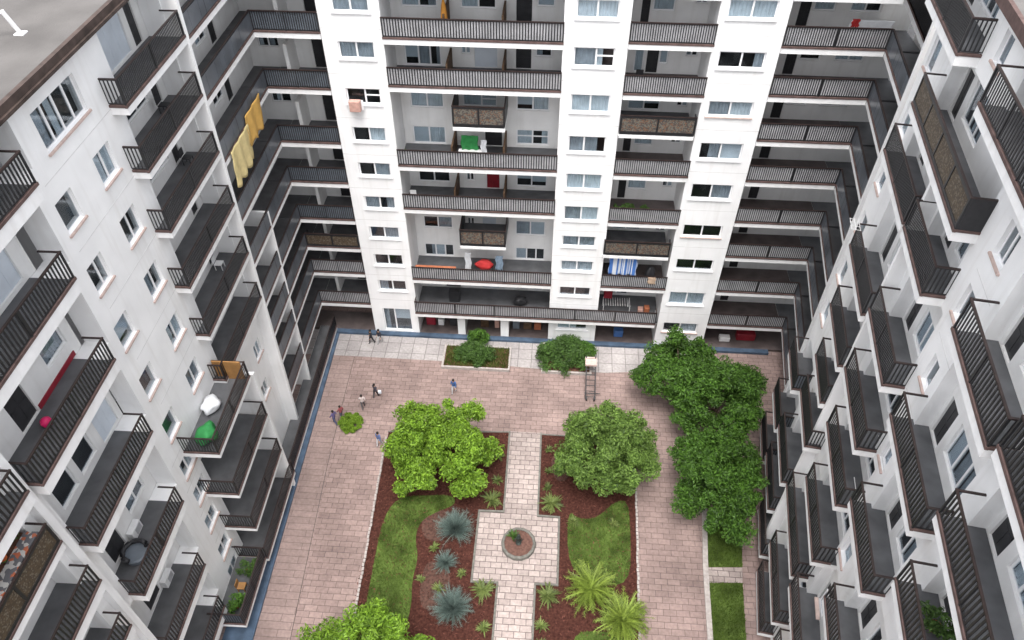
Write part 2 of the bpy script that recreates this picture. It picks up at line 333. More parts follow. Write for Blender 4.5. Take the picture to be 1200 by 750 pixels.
def balcony(bld, F, s0, s1, z, df=0., db=-2.0, wallf=None, th=.17, h=1.27, panel='slate', floor='floor', ret=(False, False), style='bars', dz=0, pitch=.15, name='balcony', posts=4.0, trim=True, out=False):
    """slab + floor + railing; z is the middle of the white fascia; wallf = depth where end returns stop"""
    z += dz; zt = z+th
    mb = MB(); mb.box(F, s0, s1, db, df, z-th, zt); o = mb.build(name, M['fascia'], bld)
    q = MB(); q.box(F, s0+.02, s1-.02, db+.02, df-.09, zt+.001, zt+.02); q.build('floor', M[floor], o)
    ends = [(s0+.04, ret[0]), (s1-.04, ret[1])]
    wf = wallf if wallf is not None else db
    q = MB()
    if trim:
        q.box(F, s0-.03, s1+.03, df-.08, df+.03, zt+.002, zt+.13)
        for e, on in ends:
            if on and (e > (s0+s1)/2 or F is WF): q.box(F, e-.07, e+.07, wf, df-.082, zt+.022, zt+.13)
        q.build('edge_trim', M['trim'], o)
    zb = zt+.13
    if style == 'bars':
        q = MB(); railing_run(q, F, s0, s1, df-.03, zb, h, True, pitch, posts)
        for e, on in ends:
            if on and (e > (s0+s1)/2 or F is WF): railing_run(q, F, e, None, wf, zb, h, False, pitch, dd=df-.07)
        q.build('railing', M['rail'], o)
        q = MB(); q.box(F, s0+.03, s1-.03, *((df-.004, df+.006) if out else (df-.085, df-.07)), zb+.06, zb+h-.14)
        if out:
            for k in range(max(1, round((s1-s0)/1.5))): e_ = s0+.03+(s1-s0-.06)*(k+.5)/max(1, round((s1-s0)/1.5)); q.box(F, e_-.03, e_+.03, df+.0065, df+.018, zb+.06, zb+h-.14)
        for e, on in ends:
            i = .05 if e < (s0+s1)/2 else -.05
            if on and (e > (s0+s1)/2 or F is WF): q.box(F, e+i-.008, e+i+.008, wf+.02, df-.09, zb+.06, zb+h-.14)
        if panel: q.build('panel', M[panel], o)
    else:                                                         # heavy boxed parapet with ornamental panels
        q = MB(); q.box(F, s0, s1, df-.09, df, zb, zb+.16); q.box(F, s0, s1, df-.09, df, zb+h-.2, zb+h-.06)
        n = max(1, round((s1-s0)/2.4))
        for k in range(n+1):
            a = s0+.06+(s1-s0-.12)*k/n; q.box(F, a-.06, a+.06, df-.088, df+.004, zb+.16, zb+h-.2)
        for e, on in ends:
            if F is WF or e > (s0+s1)/2: q.box(F, e-.04, e+.04, wf if on else df-.6, df-.092, zb, zb+h-.06)
        q.build('railing', M['rail'], o)
        q = MB(); q.box(F, s0+.05, s1-.05, df-.06, df-.03, zb+.14, zb+h-.18); q.build('panel', M[style], o)
    q = MB(); q.box(F, s0-.02, s1+.02, df-.07, df+.012, zb+h-.055, zb+h)
    for e, on in ends:
        if on: q.box(F, e-.04, e+.04, wf-.12, df-.072, zb+h-.056, zb+h-.001)
    q.build('handrail', M['hand'], o)
    return o
def solid(bld, F, s0, s1, d0, d1, z0, z1, mt='white', name='partition'):
    mb = MB(); mb.box(F, s0, s1, d0, d1, z0, z1); return mb.build(name, M[mt], bld)
TOP = 33.0
def openings(stack, da, db_, th, top):
    S = sorted(stack); out = []
    for i, q in enumerate(S):
        zt = min(S[i+1][0]-th if i+1 < len(S) else top, q[0]+5.2)
        out.append((q[1]+da, q[2]+db_, q[0]+th-.06, zt+.06 if i+1 < len(S) else zt))
    return out
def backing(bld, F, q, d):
    mb = MB(); mb.box(F, q[0]+.002, q[1]-.002, d-.5, d-.46, q[2]+.002, q[3]-.002); return mb.build('unlit_backing', M['unlit_room'], bld)  # dark sheet inside the opening, room shade put into its colour
# ================================================================== THE GROUND
def sheet(name, poly, z, mt, thick=None):
    mb = MB()
    if thick:
        n = len(poly); mb.face([(x, y, z) for x, y in poly])
        for i in range(n):
            a, b = poly[i], poly[(i+1) % n]; mb.face([(a[0], a[1], z-thick), (b[0], b[1], z-thick), (b[0], b[1], z), (a[0], a[1], z)])
    else: mb.face([(x, y, z) for x, y in poly])
    return mb.build(name, M[mt])
structure(sheet('ground', [(-600, -600), (600, -600), (600, 600), (-600, 600)], -.012, 'asphalt'))
structure(sheet('courtyard_paving', [(-30, -75), (30, -75), (30, 10), (-30, 10)], 0, 'paver'))
structure(sheet('side_paving', [(-30, -75), (-14.6, -75), (-15.25, -27.1), (-16.4, -3.05), (-30, -3.0)], .004, 'paver2'))
structure(sheet('slab_walk', [(-30, -3.05), (-16.4, -2.98), (-9, -3.02), (-3, -3.2), (.1, -3.38), (5, -3.4), (9, -3.0), (13.4, -2.9), (13.4, 2), (-30, 2)], .008, 'slab'))
q = MB()                                                          # dark open joint between the two paving fields
q.tube([(-16.4, -3.05, .01), (-16.26, -8.6, .01), (-16.05, -14.3, .01), (-15.25, -27.1, .01), (-14.6, -50, .0)], .022, 5)
structure(q.build('paving_joint', mat('dark_joint', (.10, .08, .075), .9, .2, 4)))
structure(sheet('garden_path', [(-2.45, -10.0), (-.02, -10.0), (0, -17.3), (1.5, -17.3), (1.5, -22.35), (.04, -22.4), (.03, -60), (-2.45, -60), (-2.42, -22.5), (-4.15, -22.5), (-4.15, -17.2), (-2.4, -17.1)], .014, 'pathstone'))
q = MB()
for F, a, b in ((WF, -18.6, 19.2),):
    q.box(F, a, b, -.02, .42, 0, .24)
structure(q.build('back_kerb', M['blue']))
q = MB(); q.hexa([(-19.5, -.43, 0), (-18.3, -.43, 0), (-17.1, -45, 0), (-19.5, -45, 0), (-19.5, -.43, .16), (-18.3, -.43, .16), (-17.1, -45, .16), (-19.5, -45, .16)]); structure(q.build('side_kerb', M['blue']))

def grass(name, poly, n, h=.16, col='grass'):
    P = np.array(poly); lo, hi = P.min(0), P.max(0); rng = np.random.default_rng(len(name)+n)
    pts = lo+rng.random((n*3, 2))*(hi-lo)
    ins = np.zeros(len(pts), bool); j = len(P)-1
    for i in range(len(P)):
        c = ((P[i, 1] > pts[:, 1]) != (P[j, 1] > pts[:, 1])) & (pts[:, 0] < (P[j, 0]-P[i, 0])*(pts[:, 1]-P[i, 1])/(P[j, 1]-P[i, 1]+1e-12)+P[i, 0]); ins ^= c; j = i
    pts = pts[ins][:n]; n = len(pts)
    a = rng.random(n)*6.28; ln = h*(.5+rng.random(n)); w_ = .018
    dx, dy = np.cos(a)*w_, np.sin(a)*w_; lx, ly = rng.normal(0, .06, n), rng.normal(0, .06, n)
    z0 = np.full(n, .03)
    V = np.stack([np.stack([pts[:, 0]-dx, pts[:, 1]-dy, z0], 1), np.stack([pts[:, 0]+dx, pts[:, 1]+dy, z0], 1), np.stack([pts[:, 0]+lx, pts[:, 1]+ly, z0+ln], 1)], 1).reshape(-1, 3)
    mb = MB(); mb.arrays(V, np.arange(n*3).reshape(-1, 3)); o = mb.build(name, mat('grass_blade', (.075, .135, .02), .7, .4, .55, .2, kind='leaf', col2=(.145, .215, .04)), fix=False); o['kind'] = 'stuff'; return o
# beds
BEDL = [(-12.0, -10.75), (-2.52, -10.13), (-2.45, -17.1), (-4.2, -17.2), (-4.2, -22.55), (-2.46, -22.5), (-2.48, -60), (-10.6, -60), (-11.5, -25)]
BEDR = [(-.05, -10.2), (7.4, -10.3), (7.05, -15.6), (6.75, -25.6), (6.3, -60), (.06, -60), (.06, -22.45), (1.55, -22.4), (1.55, -17.3), (.03, -17.3)]
def smooth_poly(poly, it=2):
    for _ in range(it):
        o = []
        for i in range(len(poly)):
            a, b = poly[i], poly[(i+1) % len(poly)]
            o += [(a[0]*.75+b[0]*.25, a[1]*.75+b[1]*.25), (a[0]*.25+b[0]*.75, a[1]*.25+b[1]*.75)]
        poly = o
    return poly
structure(sheet('mulch_bed', BEDL, .03, 'mulch', .04)); structure(sheet('mulch_bed', BEDR, .03, 'mulch', .04))
GL1 = smooth_poly([(-10.95, -17.9), (-10.1, -16.4), (-8.2, -16.2), (-6.3, -16.0), (-5.9, -16.8), (-7.3, -17.5), (-8.3, -18.3), (-8.5, -19.6), (-8.0, -21.1), (-8.2, -22.7), (-7.9, -24.6), (-8.3, -27.4), (-10.9, -27), (-10.9, -24.9), (-11.0, -21.0)])
GR1 = smooth_poly([(2.15, -16.6), (2.9, -17.4), (4.3, -17.2), (5.5, -15.8), (6.5, -15.6), (6.6, -18), (6.4, -22.2), (4, -21.9), (2.2, -21.1)])
GR2 = smooth_poly([(2.4, -25.5), (4.5, -25.2), (6.3, -25.6), (6.2, -30), (2.2, -30)])
for p in (GL1, GR1, GR2): structure(sheet('lawn', p, .04, 'lawn'))
structure(sheet('bare_soil', smooth_poly([(-8.2, -17.6), (-7.2, -17.2), (-6.2, -17.5), (-5.9, -19.2), (-7, -19.9), (-8.1, -19.4)]), .037, 'mulch2'))
structure(sheet('bare_soil', smooth_poly([(-7.6, -21.4), (-6.6, -21.2), (-5.4, -22.4), (-6.2, -24.6), (-7.5, -24.6)]), .037, 'mulch2'))
structure(sheet('bare_soil', smooth_poly([(.7, -12.0), (2, -12.0), (2.3, -14.2), (1.1, -14.4)]), .037, 'mulch2'))
grass('grass', GL1, 9000); grass('grass', GR1, 7000); grass('grass', GR2, 4000)
GS1, GS2 = [(12.0, -16.4), (14.6, -16.4), (14.05, -20.25), (11.78, -20.4)], [(11.66, -21.55), (13.9, -21.4), (13.4, -27), (11.3, -27)]
for p in (GS1, GS2): structure(sheet('lawn', p, .04, 'lawn', .05))
grass('grass', GS1, 5000); grass('grass', GS2, 6500)
# edging
def edging(name, pts, wd, ht, mt, label=None):
    mb = MB()
    ht0 = ht
    for i_, (a, b) in enumerate(zip(pts[:-1], pts[1:])):
        ht = ht0+.004*(i_ % 2); a = Vector((*a, 0)); b = Vector((*b, 0)); t = (b-a).normalized(); nn = Vector((-t.y, t.x, 0))*wd/2; a = a-t*wd*.45; b = b+t*wd*.45
        mb.hexa([a-nn, b-nn, b+nn, a+nn, a-nn+Vector((0, 0, ht)), b-nn+Vector((0, 0, ht)), b+nn+Vector((0, 0, ht)), a+nn+Vector((0, 0, ht))])
    return structure(mb.build(name, M[mt]))
edging('stone_kerb', [(-2.5, -10.1), (-2.44, -17.15), (-4.2, -17.2), (-4.2, -22.55), (-2.46, -22.5), (-2.46, -60)], .13, .13, 'stone')
edging('stone_kerb', [(-.03, -10.1), (.02, -17.32), (1.55, -17.34), (1.55, -22.4), (.06, -22.42), (.06, -60)], .13, .131, 'stone')
edging('stone_kerb', [(-12.0, -10.7), (-2.6, -10.1)], .1, .07, 'stone'); edging('stone_kerb', [(.1, -10.15), (7.4, -10.25)], .1, .07, 'stone')
def brick_edge(p0, p1):
    mb = MB(); a = Vector((*p0, 0)); b = Vector((*p1, 0)); t = (b-a).normalized(); nn = Vector((-t.y, t.x, 0)); n = int((b-a).length/.3)
    for k in range(n):
        c = a+t*(k+.5)*.3+nn*rnd.uniform(-.03, .03)
        e = [c-t*.12-nn*.07, c+t*.12-nn*.07, c+t*.12+nn*.07, c-t*.12+nn*.07]; hh = Vector((0, 0, rnd.uniform(.08, .12)))
        mb.hexa(e+[x+hh for x in e])
    return structure(mb.build('brick_edging', M['palestone']))
brick_edge((-12.1, -11.2), (-11.45, -26.5)); brick_edge((-11.45, -26.5), (-10.7, -50)); brick_edge((7.15, -14.5), (6.8, -27))
edging('concrete_kerb', [(12.1, -14.8), (11.55, -20.4), (11.1, -29)], .35, .12, 'palestone')
structure(sheet('brick_strip', [(11.75, -20.42), (14.05, -20.28), (13.9, -21.38), (11.65, -21.53)], .02, 'pathstone'))
# mulch chips
rng = np.random.default_rng(3); mb = MB(); C_ = []
while len(C_) < 4200:
    x, y = rng.uniform(-12, 7.3), rng.uniform(-30, -10.2)
    if (-11.8 < x < -4.3) or (1.6 < x < 6.8) or ((-4.3 < x < -2.6) and not -22.6 < y < -17) or ((.1 < x < 1.6) and not -22.6 < y < -17): C_.append((x, y))
for x, y in C_:
    a = rng.random()*6.28; l, w_ = rng.uniform(.03, .09), rng.uniform(.012, .03); z = .036+rng.random()*.02
    ca, sa = math.cos(a), math.sin(a); tz = rng.normal(0, .015)
    mb.face([(x-ca*l-sa*w_*-1, y-sa*l-ca*w_, z-tz), (x+ca*l+sa*w_, y+sa*l-ca*w_, z+tz), (x+ca*l-sa*w_, y+sa*l+ca*w_, z+tz), (x-ca*l-sa*w_, y-sa*l+ca*w_, z-tz)])
o = mb.build('mulch_chips', mat('mulch_chip', (.03, .011, .009), .95, .2, 2, .1, kind='island', col2=(.15, .06, .045)), fix=False); o['kind'] = 'stuff'
# ================================================================== BACK BUILDING
B0 = tag(empty('apartment_building', (0, 6, 0)), 'white apartment block across the end of the courtyard, facing the camera with four window bays', 'building')
A_, A1, C0, C1, E0 = -15.12, -11.17, .15, 4.2, 9.35
E1 = 13.5
def pillar(s0, s1, wins, joints, z0=0):
    holes = [w_[:4] for w_ in wins]
    wall(B0, WF, s0, s1, z0, 36, 0, holes, joints=joints)
    for w_ in wins: window(B0, WF, *w_[:4], 0, w_[4], w_[5] if len(w_) > 5 else 'rnd', sill=w_[6] if len(w_) > 6 else True)
    unlit_room(B0, WF, s0+.24, s1-.24, .3, 35.8, -.9)
    for a in (s0, s1-.22): solid(B0, WF, a+.001, a+.219, -3.2, -.222, z0, 36, 'white')
zA = [29.16, 26.12, 22.91, 20.0, 17.12, 14.17, 11.31, 8.52, 5.72]
ka = ['two', 'two', 'mix', 'two', 'two', 'two', 'two', 'two', 'two']
ca = [['g', 'g'], ['g', 'g'], ['n', 'n'], ['n', 'p'], ['n', 'g'], ['g', 'half'], ['n', 'g'], ['n', 'n'], ['half', 'n']]
W_A = [(-14.15, -11.82, z-.58, z+.58, k, c) for z, k, c in zip(zA, ka, ca)]+[(-14.2, -11.75, .4, 3.05, 'uneven', ['half', 'b'], False), (-14.15, -11.82, 31.8, 32.9, 'two')]
pillar(A_, A1, W_A, [z-1.62 for z in zA])
zC = [(28.6, 29.75), (25.5, 26.8), (22.3, 23.6), (19.2, 20.5), (16.1, 17.45), (13.27, 14.6), (10.75, 11.8), (8.2, 9.3), (5.5, 6.5), (1.55, 2.62)]
cc = [['p', 'p'], ['g', 'half'], ['p', 'p'], ['g', 'half'], ['p', 'p'], ['g', 'p'], ['g', 'g'], ['p', 'p'], ['n', 'n'], ['b', 'half']]
kc = ['two', 'mix', 'two', 'uneven', 'two', 'two', 'two', 'two', 'two', 'uneven']
W_C = [(.86, 3.45, a, b, k, c) for (a, b), k, c in zip(zC, kc, cc)]+[(.86, 3.45, 31.7, 32.9, 'two')]
pillar(C0, C1, W_C, [a-.95 for a, b in zC])
zE = [(28.85, 30.0), (25.7, 26.82), (22.35, 23.45), (19.02, 20.35), (15.7, 17.0), (12.23, 13.35), (8.88, 10.0), (5.1, 6.5), (1.85, 2.95)]
ce = [['p', 'p'], ['n', 'half'], ['g', 'p'], ['half', 'b'], ['n', 'g'], ['n', 'n'], ['n', 'n'], ['p', 'p'], ['n', 'p']]
W_E = [(9.85, 12.75, a, b, 'two', c, 'sill' if i % 3 == 2 else True) for i, ((a, b), c) in enumerate(zip(zE, ce))]+[(9.85, 12.75, 31.9, 33.1, 'two')]
pillar(E0, E1, W_E, [a-1.0 for a, b in zE])
# rear walls of the recessed bays
LB = [26.8, 23.55, 17.4, 13.6, 6.45, 2.95]
RB = [(-10.47, -8.07, 28.19, 29.4, 'two'), (-6.56, -4.24, 28.19, 29.4, 'two'), (-2.95, -1.93, 27.1, 29.33, 'dark'), (-1.61, -.44, 28.42, 29.4, 'one'), (-10.57, -8.05, 24.1, 25.9, 'slide'), (-6.66, -6.04, 25.17, 25.85, 'small'), (-5.77, -4.23, 24.1, 25.95, 'blind'), (-2.96, -1.92, 23.9, 25.9, 'dark'), (-1.64, -.52, 25.11, 26.0, 'one'), (-10.51, -8.1, 21.12, 22.4, 'curt'), (-6.73, -4.28, 21.34, 22.35, 'mix'), (-2.92, -.55, 21.16, 22.4, 'curt'), (-10.56, -8.11, 17.88, 19.64, 'curt'), (-2.91, -.51, 18.42, 19.65, 'cross'), (-5.2, -3.96, 17.72, 19.6, 'dark'), (-10.49, -8.0, 14.88, 16.1, 'two'), (-6.77, -6.12, 15.1, 15.95, 'small'), (-5.16, -4.19, 13.95, 15.95, 'red'), (-2.89, -.51, 14.78, 16.0, 'two'), (-10.48, -8.06, 10.45, 11.6, 'two'), (-6.83, -6.28, 10.85, 11.6, 'small'), (-5.61, -4.51, 10.0, 11.7, 'blind'), (-2.94, -.49, 10.08, 11.5, 'two'), (-10.6, -8.1, 6.9, 8.77, 'slide'), (-2.93, -.46, 6.44+.3, 8.75, 'slide'), (-10.53, -9.41, 4.07, 5.1, 'one'), (-9.01, -7.74, 3.3, 5.2, 'dark'), (-6.89, -6.15, 4.39, 4.9, 'small'), (-5.8, -4.32, 3.3, 5.2, 'blind'), (-2.92, -.5, 3.69, 5.1, 'two'), (-10.6, -7.9, .3, 2.5, 'slide'), (-6.9, -4.1, .3, 2.5, 'slide'), (-3.1, -.2, .3, 2.5, 'slide')]
BK = -3.0
def deeper(L, slabs):
    out = []
    for q in L:
        zb, zt = [v-(47.7-v)/47*1.0 if q[2] > .31 else v for v in q[2:4]]
        for s in slabs:
            if zb < s+.21 < zt or (q[4] in ('dark', 'red', 'blind', 'slide') and abs(zb-s-.2) < .8): zb = s+.21
            elif s-.2 < zt < s+.4: zt = s-.2
        if zt-zb > .35: out.append((q[0], q[1], zb, zt)+tuple(q[4:]))
    return out
def rear(F, s0, s1, z0, z1, d, L, bld, mt='white2', sill=False, rd=.8, th=.2):
    wall(bld, F, s0, s1, z0, z1, d, [q[:4] for q in L], th, mt)
    for q in L: window(bld, F, *q[:4], d, q[4], q[5] if len(q) > 5 else 'rnd', sill=sill and q[4] not in ('dark', 'red', 'blind', 'slide'), deep=.09)
    unlit_room(bld, F, s0, s1, z0, z1, d-rd)
rear(WF, A1+.001, C0-.001, .0, 36, BK, deeper(RB, [26.8, 23.55, 17.4, 13.6, 6.45, 2.95]), B0)
RD = [(5.06, 5.59, 27.2, 29.54, 'dark'), (5.75, 7.16, 28.37, 29.47, 'one', ['p']), (8.43, 9.15, 28.91, 29.43, 'small'), (4.97, 5.64, 24.0, 25.84, 'one'), (5.81, 6.58, 23.9, 25.87, 'dark'), (6.62, 7.22, 24.91, 25.89, 'one', ['b']), (8.33, 9.1, 25.49, 25.95, 'small'), (4.91, 7.17, 21.33, 22.4, 'curt'), (8.3, 9.05, 21.89, 22.35, 'small'), (4.94, 5.49, 17.6, 19.41, 'dark'), (5.7, 7.02, 18.77, 19.5, 'one', ['p']), (8.34, 9.06, 19.01, 19.45, 'small'), (4.96, 5.54, 13.5, 15.72, 'dark'), (5.63, 7.08, 14.94, 15.9, 'one', ['p']), (8.27, 9.02, 15.28, 15.81, 'small'), (4.84, 7.1, 10.6, 11.6, 'curt'), (8.3, 9.1, 11.0, 11.5, 'small'), (4.9, 6.6, 6.9, 8.6, 'slide'), (4.9, 6.9, 3.9, 5.2, 'two'), (4.92, 5.45, .3, 2.3, 'dark'), (5.58, 7.16, 1.2, 2.3, 'one'), (8.27, 8.95, 1.5, 2.1, 'small')]
rear(WF, C1+.001, E0-.001, 0, 36, BK, deeper(RD, [26.97, 23.55, 20.75, 17.35, 13.15, 10.1, 6.55, 2.95]), B0)
LFz = [27.0, 23.75, 20.48, 17.2, 13.6, 10.25, 6.62, 2.79]
RFW = []
for i, z in enumerate(LFz):
    RFW += [(14.9, 15.6, z+.2, z+2.35, 'dark'), (15.75, 17.1, z+1.25, z+2.35, 'one', ['p' if i % 3 == 0 else 'n']), (18.0, 19.9, z+1.25, z+2.35, 'curt' if i < 2 else 'one', 'rnd' if i < 2 else ['n'])]
RFW += [(14.5, 16.2, .3, 2.3, 'dark'), (17, 19, .3, 2.3, 'slide')]
rear(WF, E1+.001, 21.95, 0, 36, BK, RFW, B0)
LLz = [27.0, 23.15, 19.02, 15.65, 12.25, 9.47, 6.78, 3.31]
RLW = []
for i, z in enumerate(LLz+[30.2]):
    RLW += [(-20.6, -19.2, z+1.6, z+2.3, 'two'), (-16.9, -15.8, z+.2, z+2.3, 'dark')]
RLW += [(-17.4, -16.4, .3, 2.4, 'dark'), (-16.2, -15.3, 1.0, 2.3, 'one', ['b'])]
rear(WF, -21.65, A_-.001, 0, 36, BK, RLW, B0)
for z in LLz: solid(B0, WF, -18.3, -18.05, BK+.002, -1.3, z+.18, z+2.6, 'white2')
# balconies of the back building
kw = dict(pitch=.18, panel='grey', floor='floor', db=BK+.003, df=.12, wallf=-.0)
for z in (30.2, 26.8, 23.55, 17.4, 13.6, 6.45): balcony(B0, WF, A1-.02+.02, C0+.02, z, posts=3.8, **kw)
balcony(B0, WF, A1-.02, E0-.3, 2.95, db=.003, df=.55, panel='grey', ret=(True, True), wallf=.01, posts=3.4)
for a, b in ((A1+.004, C0-.004), (C1+.004, E0-.004)): solid(B0, WF, a, b, BK+.004, .001, 2.8, 3.1, 'floor', 'terrace_floor')
for z in (30.1, 26.97, 23.55, 17.35, 13.15, 6.55): balcony(B0, WF, C1+.02, E0+.06, z, posts=4.6, panel='grey', floor='floorb', db=BK+.003, df=.12)
balcony(B0, WF, C1+.03, E0-.1, 20.75, posts=9, db=BK+.003, df=.25, style='mosaic', h=1.35, trim=False, th=.12)
balcony(B0, WF, C1-.1, E0-.2, 10.1, posts=9, db=BK+.003, df=.25, style='mosaic', h=1.35, trim=False, th=.12)
balcony(B0, WF, -7.1, -3.5, 20.7, db=BK+.003, df=.0, style='mosaic', h=1.5, trim=False, th=.12, ret=(True, True), wallf=BK)
balcony(B0, WF, -7.1, -3.5, 10.2, db=BK+.003, df=.0, style='mosaic', h=1.5, trim=False, th=.12, ret=(True, True), wallf=BK)
for z in [30.2]+LFz: balcony(B0, WF, E1+.02, 19.7, z, posts=3.2, panel='grey', floor='floorb', db=BK+.003, df=.1)
for z in LFz: solid(B0, WF, 19.72, 21.9, BK+.004, -.01, z-.165, z+.165, 'floor', 'corner_slab')
for z in [30.4]+LLz: balcony(B0, WF, -19.4, A_-.02, z, posts=2.2, panel='slate' if z > 10 else 'grey', db=BK+.003, df=.1, style='mosaic2' if abs(z-9.47) < .1 else 'bars')
for z in [30.4]+LLz: solid(B0, WF, -21.6, -19.42, BK+.004, -.01, z-.165, z+.165, 'floor', 'corner_slab')
for (a, b) in ((-11.1, -7.6), (-7.0, -3.7), (-3.4, .1)): pass
for x in (-7.35, -3.65):
    for z in LB[:4]: solid(B0, WF, x-.06, x+.06, BK+.003, -.55, z+.175, z+1.55, 'brownwood', 'divider')
solid(B0, WF, -7.75, -7.1, -2.9, -.05, .24, 2.75, 'white'); solid(B0, WF, -4.0, -3.3, -2.9, -.05, .24, 2.75, 'white')
q = MB(); q.box(WF, -22, 22, -16, .35, 36.02, 36.3); rf = q.build('roof', M['roof'], B0)
solid(B0, WF, -21.9, 21.9, -15.8, -15.5, 0, 36, 'white', 'rear_wall')
for a, b in ((-21.9, -21.7), (22.0, 22.2)): solid(B0, WF, a, b, -15.48, BK-.3, 0, 36, 'white', 'end_wall')
# ================================================================== LEFT WING
L0 = tag(empty('apartment_building', (-23, -20, 0)), 'white apartment wing on the left with flat grey roof and dark railed loggias', 'building')
LBK = -1.9
LR = -1.95
# corner arms
LA = [(30.4, .06, 8.5), (27.0, .06, 8.75), (23.5, .06, 8.9), (19.6, .06, 9.3), (16.1, .06, 9.45), (12.6, .06, 9.6), (9.75, .06, 9.6), (6.75, .06, 9.8), (3.2, .06, 10.5)]
LA = [(LLz[i-1] if i else 30.4, a, 8.6+(31-(LLz[i-1] if i else 30.4))*.053-.02) for i, (z, a, b) in enumerate(LA)]
for z, a, b in LA: balcony(L0, LF, a, b, z-.004, df=0, db=LBK, posts=3.0, panel='arm', out=True)
RW = []
for z, a, b in LA:
    RW += [(1.2, 2.2, z+.2, z+2.3, 'dark'), (2.6, 4.3, z+1.0, z+2.3, 'two'), (5.4, 6.6, z+1.1, z+2.3, 'two'), (7.3, 8.2, z+.2, z+2.3, 'dark')]
rear(LF, -3.0, 8.74, 0, 34.2, LBK+.004, RW, L0)
# white end walls of the corner arms (with the narrow windows) and the lower wall
for i, (z, a, b) in enumerate(LA[:2]):
    zz = LA[i+1][0]+.18
    wall(L0, LF, 6.0, b, zz, z-.172, -1.6, [(6.6, 7.6, zz+1.0, zz+2.0)], mt='white'); window(L0, LF, 6.6, 7.6, zz+1.0, zz+2.0, -1.6, 'two', ['n', 'n'], sill=False)
z2 = [LLz[i] for i in range(8)]
# stack one
S1 = [(30.65, 8.7, 16.15), (27.45, 8.85, 16.45), (24.0, 8.9, 16.65), (20.5, 9.25, 17.0), (16.8, 9.5, 17.0), (13.1, 9.75, 17.2)]
S1 = [(z, 8.6+(31-z)*.053, b) for z, a, b in S1]
for z, a, b in S1: balcony(L0, LF, a+.3, b, z, df=.0, db=LR+.02, wallf=-.79, ret=(True, True), posts=3.7, panel=None)
RW = []
for i, (z, a, b) in enumerate(S1):
    RW += [(a+.9, a+1.7, z+.2, z+2.5, 'dark'), (a+2.2, a+4.6, z+.3 if i == 0 else z+.9, z+2.5, 'blind' if i in (0, 3) else 'two'), (a+5.0, a+5.9, z+.2, z+2.5, 'dark' if i % 2 else 'blind')]
rear(LF, 8.7, 16.2, 13.02, 34.2, LR, RW, L0)
# window wall
zw = [32.3, 29.1, 25.8, 22.45, 19.0, 15.5, 12.3, 9.7, 7.1, 4.0, 1.5]
s1_ = [21.25, 21.45, 21.6, 21.85, 22.0, 22.1, 22.4, 22.5, 22.8, 23.0, 23.2]
HW, HL = [], []
K1 = ['four', 'one', 'uneven', 'one', 'one', 'one']; C1_ = [['n', 'n', 'half', 'g'], ['n'], ['n', 'n'], ['b'], ['n'], ['n']]
for i in range(6):
    if i == 0: HW.append((17.6, 21.0, 31.55, 33.25, 'four', C1_[0]))
    else: HW.append((s1_[i]-.65, s1_[i]+.65, zw[i]-.75, zw[i]+.75, K1[i], C1_[i]))
    if i: HW.append((17.85+.15*i-.75, 17.85+.15*i+.75, zw[i]-.75, zw[i]+.75, 'two', [None, ['p', 'p'], ['n', 'n'], ['n', 'g'], ['p', 'half'], ['g', 'g']][i]))
for q in HW: window(L0, LF, *q[:4], -.8, q[4], q[5], sill='sill', deep=.13)
for i in range(6, 11): HL.append((s1_[i]-.7, s1_[i]+.7, zw[i]-.65, zw[i]+.65, 'two', [['p', 'half'], ['n', 'p'], ['half', 'p'], ['n', 'g'], ['p', 'p']][i-6]))
for q in HL: window(L0, LF, *q[:4], -.8, q[4], q[5], sill='sill', deep=.13)
# lower projecting stack
DP = 1.2
S1b = [(12.9, 16.6, 22.3), (8.7, 16.3, 22.3), (4.6, 16.2, 22.2), (1.0, 15.5, 22.4)]
for i, (z, a, b) in enumerate(S1b): balcony(L0, LF, a, b, z, df=DP, db=LR+.02, wallf=-.79, ret=(True, True), posts=3.0, panel=None)
RW = []
for z, a, b in S1b: RW += [(a+.6, a+1.5, z+.2, z+2.3, 'dark'), (a+2.0, a+3.6, z+1, z+2.3, 'two')]
rear(LF, 15.0, 23.4, 0, 13.0, LR, RW, L0)
solid(L0, LF, 15.9, 16.15, -.79, DP-.04, 0, 12.7, 'white')
# middle wall between the arms and the lower stack
HM = [(10.6, 11.7, 8.8, 10.2, 'two', ['p', 'p']), (11.4, 12.5, 5.6, 6.9, 'two', ['n', 'n']), (13.2, 14.2, 2.4, 3.7, 'two')]
for q in HM: window(L0, LF, *q[:4], -.8, q[4], q[5] if len(q) > 5 else 'rnd', sill='sill')
def blade(F, s0, s1, th_, d0, d1, z0, z1, bld, mt='white'):
    q = MB(); P = F.P; q.hexa([P(s0, d0, z0), P(s0+th_, d0, z0), P(s0+th_, d1, z0), P(s0, d1, z0), P(s1, d0, z1), P(s1+th_, d0, z1), P(s1+th_, d1, z1), P(s1, d1, z1)]); return q.build('partition', M[mt], bld)
blade(LF, 8.6+31*.053, 8.6-3.1*.053, .27, -1.93, .03, 0, 34.1, L0)
blade(LF, 6.2, 5.2, .2, -1.88, .03, 0, 17.0, L0)
balcony(L0, LF, .06, 15.4, .42, df=.85, db=-.6, posts=3.4); balcony(L0, LF, 22.5, 27.0, 1.3, df=1.15, db=-.79, posts=3, ret=(True, True), wallf=-.79)
